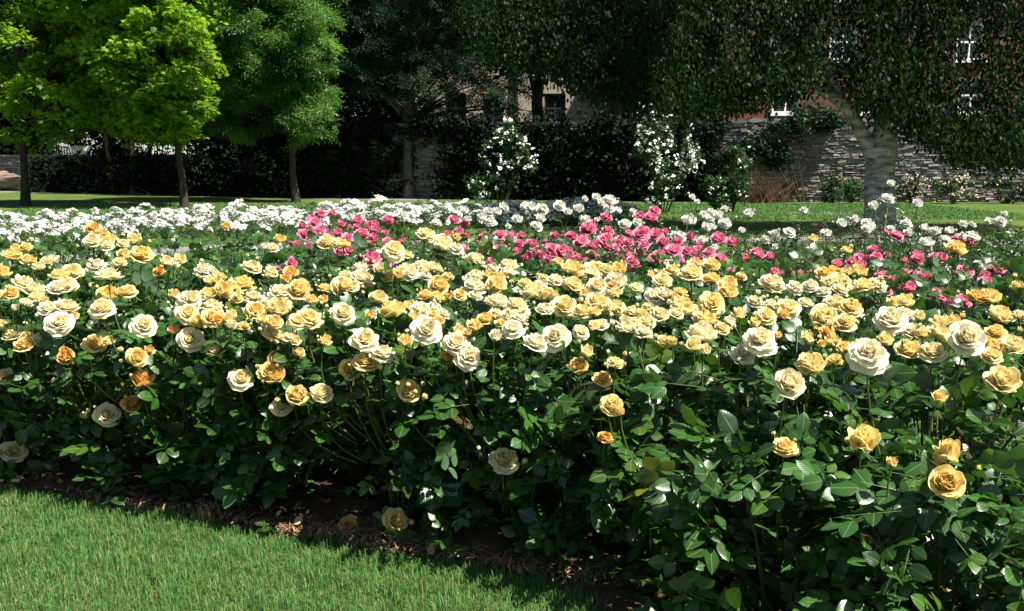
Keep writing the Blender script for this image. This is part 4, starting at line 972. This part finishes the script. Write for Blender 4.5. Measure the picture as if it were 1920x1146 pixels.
# ---- bush builder
toC=lambda p: norm(np.array((0,0,CAMH))-p)
def axis_of(p,f,r):
    up=np.array((0.12,-0.05,1.0)); v=toC(p)*.9+np.array((0.2,0,0.42))
    return norm(up*(1-f)+v*f*1.25+r.normal(0,0.16,3))
def kindof(b,r):
    if b['w']*1.0<19 or b['d']<0.055: return 'half'
    q=r.random()
    if b['c']<0.6: return 'blown' if q<.45 else 'open'
    if b['c']>1.9: return 'cup' if q<.6 else ('half' if q<.7 else 'open')
    return 'open' if q<.5 else ('cup' if q<.8 else 'blown')
def rose_bush(base,label,group,blist,R,H,nleaf,lsize,fl,buds,leafm,seed,variants_,fill=0,budc=None,canes=8,front=None,upleaf=True,hmin=0.10,redtip=0.0,shell=1.5,budn=1.6,clear=False):
    r=np.random.default_rng(seed); base=np.array((base[0],base[1],0.0))
    root=empty('rose_bush',tuple(base),label,'rose bush',group)
    # stems
    sb=MB(); tips=[]
    for i in range(canes):
        a=r.uniform(0,6.28); e=base*0+np.array((math.cos(a)*R*r.uniform(.4,1.0),math.sin(a)*R*r.uniform(.4,1.0),H*r.uniform(.6,.98)))
        f=np.array((math.cos(a)*.04,math.sin(a)*.04,0)); sb.tube(bez(f,np.array((e[0]*.35,e[1]*.35,e[2]*.6)),e,7),np.linspace(.0085,.003,7),5,1 if i%3==0 else 0)
    LPp=[];LD=[];LU=[];LS=[]
    for b in blist:
        P=b['p']-base; ax=b['ax']; dn=P-ax*b['d']*0.12
        q=np.array((P[0]*0.45,P[1]*0.45,max(0.04,P[2]*0.45))); 
        low=P[2]<0.45
        if low: q=np.array((P[0]*0.4,P[1]*0.4,max(0.05,P[2]*0.9)))
        mid=dn-ax*(0.16 if not low else .08)+np.array((0,0,-0.10 if not low else 0.02)); C=bez(q,mid,dn,9); sb.tube(C,np.linspace(.0048,.0026,9),5,0)
        if upleaf:
            for tt in (0.86,0.72,0.6):
                if r.random()<0.75:
                    pp=C[int(tt*8)]; a=r.uniform(0,6.28); d=np.array((math.cos(a),math.sin(a),r.uniform(-.2,.5)))
                    LPp.append(pp); LD.append(d); LU.append(np.array((0.1,-.1,1.0))+r.normal(0,.35,3)); LS.append(lsize*r.uniform(.65,1.05))
    # leaves through the bush, denser towards its outside
    n=nleaf*6; x=r.normal(0,1,(n,2)); x=x/np.linalg.norm(x,axis=1,keepdims=True)*(R*np.sqrt(r.random(n)))[:,None]
    hh=H*(hmin+(1-hmin)*r.random(n)**(1.05 if hmin<.05 else .75))*(1-0.12*(np.linalg.norm(x,axis=1)/R)**2)
    e=np.maximum(np.linalg.norm(x,axis=1)/R,hh/H); k=r.random(n)<(0.12+0.88*e**shell)
    Pq=np.column_stack([x,hh])[k]
    if front is not None:
        wpos=Pq+base; s_,t_=st(wpos); fr=front(wpos[:,2],s_); Pq=Pq[t_>fr]
    if clear=='soft': Pq=Pq[unhidden(Pq+base,lsize*.35)]
    elif clear:
        wp=Pq+base; s_,t_=st(wp); gapn=0.6*vnoise(s_+t_*.6,wp[:,2]+t_*.3,77,.17)+.4*vnoise(s_+5-t_,wp[:,2],78,.30)
        Pq=Pq[(r.random(len(Pq))<np.clip((gapn-.36)*5.5+.5*(wp[:,2]<.25),0.10,1))|(wp[:,2]>.86*H)]; Pq=Pq[unhidden(Pq+base,lsize)]
    Pq=Pq[:nleaf]; m=len(Pq)
    rad=norm(np.column_stack([Pq[:,0],Pq[:,1],0.15*np.ones(m)]))
    D=norm(rad*0.9+r.normal(0,.55,(m,3))+np.array((0,0,-.05))); UPv=norm(np.array((0.15,-.05,1.0))+0.55*rad+r.normal(0,.42,(m,3)))
    S=lsize*r.uniform(.55,1.15,m)
    P_=np.concatenate([Pq]+([np.array(LPp)] if LPp else [])); D_=np.concatenate([D]+([np.array(LD)] if LD else [])); U_=np.concatenate([UPv]+([np.array(LU)] if LU else [])); S_=np.concatenate([S]+([np.array(LS)] if LS else []))
    tint=np.clip(1+0.25*r.normal(0,1,(len(P_),1)),.5,1.7)*np.ones((1,3)); sick=r.random(len(P_))<.012; tint[sick]*=np.array((3.2,1.7,1.0))
    young=r.random(len(P_))<0.08; tint[young]*=np.array((1.7,1.25,1.0))
    if redtip:
        red=r.random(len(P_))<redtip; tint[red]*=np.array((2.6,.45,.9))
    V,U,Qd,Tr,C=compound(P_-D_*S_[:,None]*0.7,D_,U_,S_,seed+1,variants_,tint=tint)
    rb=MB()
    for i in range(0,m,2 if len(variants_)>1 else 5):
        a=Pq[i]-D[i]*S[i]*1.2; rb.tube([a,Pq[i]+D[i]*S[i]*.3,Pq[i]+D[i]*S[i]*.9],[.0018,.0014,.0008],3,0)
    rV=np.concatenate(rb.V) if rb.V else np.zeros((0,3)); rF=np.concatenate(rb.F)+len(V) if rb.F else np.zeros((0,4),int)
    V=np.concatenate([V,rV]); U=np.concatenate([U,np.zeros((len(rV),2))]); C=np.concatenate([C,np.ones((len(rV),3))])
    obj('foliage',mesh_data('foliage',V,[np.concatenate([Qd,rF]),Tr],[leafm,M['cane']],True,U,C,np.concatenate([np.zeros(len(Qd)),np.ones(len(rF)),np.zeros(len(Tr))])),root)
    sb.build('stem',[M['cane'],M['old_cane']],root)
    # flowers and buds
    for b in blist:
        k=b.get('kind') or kindof(b,r); me=fl[k][r.integers(len(fl[k]))]
        sc=b['d']*{'open':1.12,'cup':1.2,'blown':1.06,'half':1.35}[k]*(.93 if b['w']>45 else 1.0)*b.get('g',1.0)
        place_part('bloom',me,root,b['p']-b['ax']*sc*0.2,b['ax'],sc,r.uniform(0,6.28),b['col'],base)
        nb=r.poisson(budn) if b['d']>0.05 and not b.get('nobud') else 0
        for j in range(nb):
            a=r.uniform(0,6.28); off=np.array((math.cos(a),math.sin(a),0))*b['d']*r.uniform(.5,.95)+np.array((0,0,b['d']*r.uniform(-.25,.45)))
            bp=b['p']+off; kk=r.integers(len(buds)); bs=r.uniform(.013,.021)*(1.25 if kk==len(buds)-1 else 1)
            place_part('bud',buds[kk],root,bp,norm(np.array((off[0]*3,off[1]*3,.35))+r.normal(0,.08,3)+np.array((0,0,.3))),bs,r.uniform(0,6.28),b['col'] if budc is None else budc,base)
    return root

# ---- the yellow bed: three rows of bushes
bases=[];rows=[]
for ri,t in enumerate((0.38,0.98,1.6)):
    for k in range(13):
        s=-1.35+0.56*k+(0.28 if ri==1 else 0)+rnd.uniform(-.06,.06)
        p=xy(s,t+rnd.uniform(-.06,.06)); u,v=pixel(np.array((p[0],p[1],0.8)))
        if -170<u<2090: bases.append(p); rows.append(ri)
for k in range(3):
    bases.append(xy(3.72+.5*k,-.10-.14*k)); rows.append(0)
bases=np.array(bases); rows=np.array(rows)
asg=[[] for _ in bases]
for b in blooms:
    r=np.random.default_rng(int(b['u']*7+b['v'])); b['ax']=axis_of(b['p'],b['f'],r); b['col']=ycol(max(.28,b['c']*1.0+.03+r.normal(0,.25)))
    dd=np.linalg.norm(bases-b['p'][:2],axis=1); asg[int(dd.argmin())].append(b)
ORD='first second third fourth fifth sixth seventh eighth ninth tenth eleventh twelfth thirteenth fourteenth fifteenth sixteenth seventeenth eighteenth nineteenth twentieth'.split()
def ordinal(n):
    if n<20: return ORD[n]
    return ('twenty','thirty')[(n+1)//10-2]+('' if (n+1)%10==0 else '-'+ORD[n%10])
RN=('lawn edge row','middle yellow row','back yellow row')
def frontcut(h,s): return 0.03-(0.07+0.17*np.clip((s-2.6)/1.0,0,2))*np.clip(h/0.7,0,1)-0.13*np.clip((s-2.8)/.8,0,2.2)+0.05*np.sin(s*7)+0.04*np.sin(s*17)
for ri in range(3):
    ids=[i for i in range(len(bases)) if rows[i]==ri]; ids.sort(key=lambda i:pixel(np.array((*bases[i],.8)))[0])
    for q,i in enumerate(ids):
        bl=asg[i]; s,t=st(bases[i]); H=0.90+0.13*t-0.03+rnd.uniform(-.04,.04)+(.02 if ri==2 and s<1.6 else 0)-(.12 if t<.1 else 0)
        mc=np.mean([b['c'] for b in bl]) if bl else None
        look='yellow rose bush in leaf' if mc is None else ('rose bush with mostly cream blooms' if mc<1.0 else ('rose bush with soft yellow blooms' if mc<1.5 else 'rose bush with golden yellow blooms'))
        lab=f'{look}, {ordinal(q)} from the left in the {RN[ri]}'
        # some more blooms between those read off, where the row is seen edge on
        r=np.random.default_rng(900+i)
        rose_bush(bases[i],lab,'yellow rose bushes of the front bed',bl,(0.52,.48,.50)[ri] if t>.1 else .43,H+(0,.0,.06)[ri],(380,190,210)[ri],(0.076,.066,.058)[ri],FY,BUD['y'],M['rose_leaf'],1000+i*3,LEAF,front=frontcut if t>.1 else (lambda h,s:-9.0),redtip=.012,canes=8 if t>.1 else 3,hmin=(.03,.1,.1)[ri],clear=True)

# ---- pink roses
def parse(s): return [tuple(float(x) for x in q.split(',')) for q in s.split()]
PK=parse('''677,437,26 692,423,16 702,433,18 727,412,20 670,415,18 852,412,20 860,435,16 913,460,24 872,467,20 937,440,22 955,447,22 978,442,14 973,457,20 997,457,22 988,482,26 903,475,28 922,493,18 1035,467,26 1057,473,32 1072,443,22 1092,448,22 1103,430,26
1137,407,22 1137,450,34 1140,462,28 1163,452,24 1170,475,26 1110,478,30 1088,483,24 1203,437,32 1220,408,24 1227,395,20 1243,455,22 1263,470,30 1207,460,22 1225,487,28 1270,488,26 1187,502,16 1203,557,22 1211,566,16 1247,435,12 697,460,26 695,485,34 727,453,20 750,450,20 755,438,12 657,470,26
600,433,24 573,438,26 600,402,20 590,418,22 633,438,18 547,495,18 557,460,16 577,463,16 623,400,12 1288,470,20 1329,473,22 1347,447,26 1294,445,18 1420,472,24 1395,485,24 1351,485,24 1451,512,18 1481,510,10 1569,496,18 1388,510,18 1522,514,18
1682,441,26 1638,468,22 1612,483,20 1659,493,26 1643,481,20 1719,477,24 1761,483,28 1798,447,26 1809,508,30 1867,504,28 1700,537,30 1763,554,36 1782,564,20 1713,514,22 1743,517,8 1656,516,30 1614,497,16 1675,529,18 640,420,14 613,447,18 840,440,14 905,445,14 1015,480,18 1180,440,16 1310,460,14''')
WH=parse('''903,408,16 920,415,22 818,418,22 970,413,18 1007,422,22 1013,410,18 1097,413,18 1172,420,22 917,398,22 953,425,10 1017,392,22 755,403,14 875,412,12 1270,440,20 1292,413,26 1320,405,18 1346,405,18 1360,418,22 1359,393,14 1404,401,17 1307,379,10 1298,370,11 1332,412,14 1324,427,18 1274,442,24
1317,450,16 1391,433,12 1437,452,16 1453,440,16 1481,435,22 1341,465,14 1142,391,22 1119,372,16 1144,376,26 1129,383,14 1186,397,12 1507,395,14 1548,438,21 1578,420,18 1602,412,15 1627,420,24 1625,430,18 1638,387,18 1665,372,25 1720,383,18 1700,417,20 1733,428,16 1753,432,20 1702,437,16 1737,455,26
1807,422,17 1825,443,24 1877,415,20 1883,403,12 1780,433,16 1833,497,16 1670,345,14 1050,385,20 985,388,18 945,390,18 1085,392,18 870,395,16''')
def kmeans(P,k,seed):
    r=np.random.default_rng(seed); c=P[r.choice(len(P),k,replace=False)].copy()
    for _ in range(40):
        a=np.linalg.norm(P[:,None]-c[None],axis=2).argmin(1)
        for j in range(k):
            if (a==j).any(): c[j]=P[a==j].mean(0)
    return c,a
def hplane(u,v,w,H,ymin,ymax):
    p=ground(u,v,H) if v>304 else at(u,v,ymax)
    if p[1]>ymax or p[1]<0: p=at(u,v,ymax)
    if p[1]<ymin: p=at(u,v,ymin)
    return p
def family(lst,Hf,ymin,ymax,dmin,dmax,k,seed,colf,more=.6,g=1.0):
    out=[]; q=random.Random(seed)
    lst=lst+[(u+q.choice((-1,1))*q.uniform(.6,1.5)*w,v+q.uniform(-.3,.7)*w,w*q.uniform(.5,.9)) for (u,v,w) in lst if w>15 and q.random()<more]
    for (u,v,w) in lst:
        p=hplane(u,v,w,Hf(u,v),ymin,ymax); dd=size_at(p,w)
        if dd>dmax: p=at(u,v,max(ymin,p[1]*dmax/dd))
        r=np.random.default_rng(int(u*13+v*3)); dd=float(np.clip(size_at(p,w)*1.05,dmin,dmax))
        out.append(dict(p=p,d=dd,c=1,f=.45,w=w,g=g,u=u,v=v,ax=axis_of(p,r.uniform(.1,.7),r),col=colf(r)))
    P=np.array([b['p'][:2] for b in out]); c,a=kmeans(P,k,seed)
    return out,c,a
def pinkcol(r):
    f=r.random(); return np.array((.68,.05,.17))*(1-f)+np.array((.80,.19,.34))*f
pk,pc,pa=family(PK,lambda u,v:float(np.interp(u,[1250,1600],[1.06,.86])) if v<545 else .84,5.3,9.4,.03,.115,19,3,pinkcol,1.0,1.05)
wh,wc,wa=family(WH,lambda u,v:1.10 if v>386 else 1.30,7.0,12.5,.035,.125,17,5,lambda r:np.array((.82,.82,.75)),.35)
BP=np.concatenate([BP]+[[b['p'] for b in q] for q in (pk,wh)]); BD=np.concatenate([BD]+[[b['d'] for b in q] for q in (pk,wh)])
def bushset(out,c,a,look,group,R,nleaf,ls,fl,buds,leafm,seed,redtip,budc=None,hfoot=None,extra=0,lowH=.03):
    order=sorted(range(len(c)),key=lambda j:pixel(np.array((*c[j],.8)))[0])
    for q,j in enumerate(order):
        bl=[b for b,k in zip(out,a) if k==j]
        if not bl: continue
        H=float(np.median([b['p'][2] for b in bl]))-lowH; r=np.random.default_rng(seed+j)
        nb=len(bl); how='a single bloom' if nb==1 else ('few blooms' if nb<4 else 'many blooms')
        rose_bush(c[j],f'{look} with {how}, {ordinal(q)} of its kind counted from the left',group,bl,R,max(.5,H),nleaf,ls,fl,buds,leafm,seed+j*3,LOW,budc=budc,upleaf=True,redtip=redtip,hmin=.25,budn=1.3,clear='soft')
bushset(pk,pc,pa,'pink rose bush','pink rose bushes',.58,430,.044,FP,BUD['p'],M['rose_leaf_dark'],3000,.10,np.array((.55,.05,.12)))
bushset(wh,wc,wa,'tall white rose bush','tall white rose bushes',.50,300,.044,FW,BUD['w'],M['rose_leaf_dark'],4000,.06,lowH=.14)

# leafy bushes without open flowers: dark red young growth before the birch, its shade put into darker leaves, and a tall leafy one at the frame edge
GR='leafy rose bushes without open flowers'
for i,(u,v,Yd,H,R,red,lab) in enumerate([(1440,470,14.5,.55,.6,.1,'low shade-darkened leafy bush at the shaded bed edge, next to the lawn gap'),(1510,455,15,.62,.65,.25,'low bush with some red young leaves before the path end'),
    (1590,450,15,.72,.6,.55,'low bush with dark red leaves just before the birch trunk foot'),(1680,450,14,.75,.65,.45,'low red leaved bush right below the tallest white roses'),(1770,460,13.5,.6,.7,.2,'low shade-darkened bush behind the white roses past the birch'),
    (1870,460,13,.7,.6,.05,'low shade-darkened green bush at the far end of the shaded bed'),(1885,520,7.6,1.05,.36,.02,'tall narrow leafy rose bush at the frame edge above the pale golden roses'),(1830,500,7.9,.95,.4,.1,'leafy bush beside the single white rose near the frame edge'),
    (1680,520,7.2,.8,.5,.15,'leafy bush under the pink roses past the green grass gap'),(1360,500,6.6,.9,.5,.05,'leafy green bush between the pink and white roses'),(470,470,6.9,1.12,.4,.0,'tall leafy bush with few buds where the grey path meets the bed'),(800,450,8.2,.98,.6,.05,'leafy bush under the white row, between two pink clusters'),
    (545,470,6.4,1.12,.4,.0,'tall leafy bush rising before the first pink cluster'),(1430,480,8.6,.85,.55,.1,'leafy bush with a few red tips under the three small white roses by the gap'),(1530,470,9.2,.85,.6,.15,'leafy bush under the round white rose beside the tall yellow buds'),(1620,470,8.8,.9,.6,.15,'leafy bush under the white roses right before the birch trunk'),
    (1710,450,9.0,.95,.6,.1,'leafy bush under the tallest white rose stems'),(1790,450,9.0,.92,.6,.1,'leafy bush holding the white rose pair past the birch'),    (1010,450,8.6,.98,.6,.1,'leafy bush in the pink bed under four white roses'),(1200,440,8.8,.98,.6,.1,'leafy bush in the pink bed behind its largest blooms'),(900,455,8.2,.98,.6,.1,'leafy bush in the pink bed behind the tall yellow buds'),(660,445,8.6,.95,.6,.05,'leafy bush at the near end of the pink bed')]):
    p=at(u,v,Yd); rose_bush(p[:2],lab,GR,[],R,H,320,.046,FP,BUD['p'],M['dark_leaf'] if Yd>12 else M['rose_leaf_dark'],5000+i*5,LOW,redtip=red,hmin=.12,clear='soft')  # far low bushes: darker leaf colour stands for the birch's shadow

# ---- the white floribunda bed along the lawn
def truss(seed):
    """a flat head of small white flowers"""
    r=np.random.default_rng(seed); b=MB(); n=11
    for i in range(n):
        a=r.uniform(0,6.28); q=0.46*math.sqrt(r.random()); c=np.array((q*math.cos(a),q*math.sin(a),.12*(1-q*q*3)+r.normal(0,.05)))
        ax=norm(np.array((c[0],c[1],.8))+r.normal(0,.25,3)); X=norm(np.cross(ax,(0.3,.9,.1))); Yv=np.cross(ax,X); s=r.uniform(.15,.22)
        for ring,(k,a_,z) in enumerate(((6,1.0,0),(5,.65,.25))):
            for j in range(k):
                th=j*6.283/k+ring*.5+r.normal(0,.1); d=X*math.cos(th)+Yv*math.sin(th); nn=np.cross(ax,d)
                b.add([c+ax*z*s*.3,c+(d*.6*a_+nn*.38*a_+ax*(.25+z))*s,c+(d*1.0*a_+ax*(.22+z))*s,c+(d*.6*a_-nn*.38*a_+ax*(.25+z))*s],[[0,3,2,1]],0,[[.8,.2],[.8,.6],[.8,1],[.8,.6]])
    return b.data('flower_truss',[M['petal_white']],True)
TR=[truss(70+i) for i in range(6)]
def floribunda(base,label,seed,R,H,ntr):
    r=np.random.default_rng(seed); base=np.array((*base,0.0)); root=empty('rose_bush',tuple(base),label,'rose bush','white floribunda rose bushes')
    n=130; x=norm(r.normal(0,1,(n,2)))*(R*np.sqrt(r.random(n)))[:,None]; hh=H*(.12+.83*r.random(n)**.7)*(1-.25*(np.linalg.norm(x,axis=1)/R)**2)
    Pq=np.column_stack([x,hh]); rad=norm(np.column_stack([x,.2*np.ones(n)])); D=norm(rad+r.normal(0,.6,(n,3))); U_=norm(np.array((0.1,-.05,1))+.6*rad+r.normal(0,.4,(n,3)))
    V,U,Qd,Tr,C=compound(Pq,D,U_,.05*r.uniform(.7,1.2,n),seed,LOW)
    obj('foliage',mesh_data('foliage',V,[Qd,Tr],M['rose_leaf_dark'],True,U,C),root)
    sb=MB()
    for i in range(ntr):
        a=r.uniform(0,6.28); q=R*math.sqrt(r.random())*1.02; h=H*(1.02-.55*(q/R)**1.8)+r.normal(0,.02); P=np.array((q*math.cos(a),q*math.sin(a),h))
        ax=norm(np.array((P[0]*.9,P[1]*.9,.75))+r.normal(0,.15,3)); sz=r.uniform(.16,.27)
        place_part('flower_truss',TR[r.integers(6)],root,P+base,ax,sz,r.uniform(0,6.28),np.array((.84,.83,.80)),base)
        sb.tube(bez((P[0]*.1,P[1]*.1,0),(P[0]*.7,P[1]*.7,h*.4),P,5),[.006,.005,.004,.004,.003],4)
    sb.build('stem',[M['cane']],root)
A0=np.array(ground(0,476)[:2]); A1=np.array(ground(350,452)[:2]); A2=np.array(ground(640,436)[:2]); A3=np.array((3.6,25.0))
line=[np.array((-10.6,15.2)),A0,A1,A2,A3]
pts=[]
for a,b in zip(line[:-1],line[1:]):
    n=int(np.linalg.norm(b-a)/.72)+1
    for i in range(n): pts.append(a+(b-a)*i/n)
pts=np.array(pts); tg=np.gradient(pts,axis=0); nr=norm(np.stack([-tg[:,1],tg[:,0]],1))
WR=('front','middle','back')
for ri,off in enumerate((.25,1.05,1.85)):
    for q in range(len(pts)):
        p=pts[q]+nr[q]*off+np.array((rnd.uniform(-.1,.1),rnd.uniform(-.1,.1)))
        u,v=pixel(np.array((*p,.5)))
        if u<-40: continue
        lr='where it is seen past the yellow roses' if u<560 else 'where it runs behind the pink roses'
        floribunda(p,f'white floribunda rose bush, {ordinal(q)} from the left in the {WR[ri]} row',7000+ri*100+q,.48,(.42,.54,.60)[ri]+rnd.uniform(-.08,.09),(16,13,13)[ri])

# ---- the plant label: a dark green plaque on a stake
def plaque():
    c=at(826,925,3.93); root=empty('plant_label',(c[0],c[1],0.0),'dark green plant label with white italic lettering under the yellow roses','plant label')
    tilt=math.radians(52); Rm=Matrix.Rotation(-tilt,3,'X')      # top leans away from the viewer
    b=MB(); wd,hd,t=.19,.125,.012
    def tr(x,y,z): v=Matrix.Rotation(math.radians(90)-tilt,3,'X')@Vector((x,y,z)); return (v.x,v.y,v.z+c[2])
    o=[];k=6; rr=.012
    for (cx,cy,a0) in ((wd/2-rr,hd/2-rr,0),(-wd/2+rr,hd/2-rr,90),(-wd/2+rr,-hd/2+rr,180),(wd/2-rr,-hd/2+rr,270)):
        for i in range(k): a=math.radians(a0+90*i/(k-1)); o.append((cx+rr*math.cos(a),cy+rr*math.sin(a)))
    n=len(o); V=[tr(x,y,t/2) for x,y in o]+[tr(x,y,-t/2) for x,y in o]
    b.add(V,[list(range(n))]); b.add(V,[list(range(2*n-1,n-1,-1))]); b.add(V,[[i,n+i,n+(i+1)%n,(i+1)%n] for i in range(n)])
    b.build('plate',plain('label_green',(0.012,0.055,0.022),0.35,0.5),root,False)
    s=MB(); s.tube([(0,.02,-.0),(0,.015,c[2]-.012)],[.011,.011],8); s.build('stake',M['dark_metal'],root)
    wm=plain('label_white',(.34,.34,.33),.5,.3)
    for txt,yy,sz in (('Absolutely',.026,.036),('Fabulous',-.015,.040)):
        cu=bpy.data.curves.new('lettering','FONT'); cu.body=txt; cu.size=sz; cu.align_x='CENTER'; cu.shear=.32; cu.extrude=.0006
        o_=bpy.data.objects.new('lettering',cu); COL.objects.link(o_); dg=bpy.context.evaluated_depsgraph_get(); me=bpy.data.meshes.new_from_object(o_.evaluated_get(dg)); bpy.data.objects.remove(o_)
        me.materials.clear(); me.materials.append(wm); l=obj('lettering',me,root)
        v=tr(0,yy,t/2+.001); l.location=v; l.rotation_euler=(math.radians(90)-tilt,0,0)
    # lean the whole thing slightly so it lies as in the bed
    root.rotation_euler=(0,0,math.radians(-6))
plaque()
print('objects',len(SC.objects))
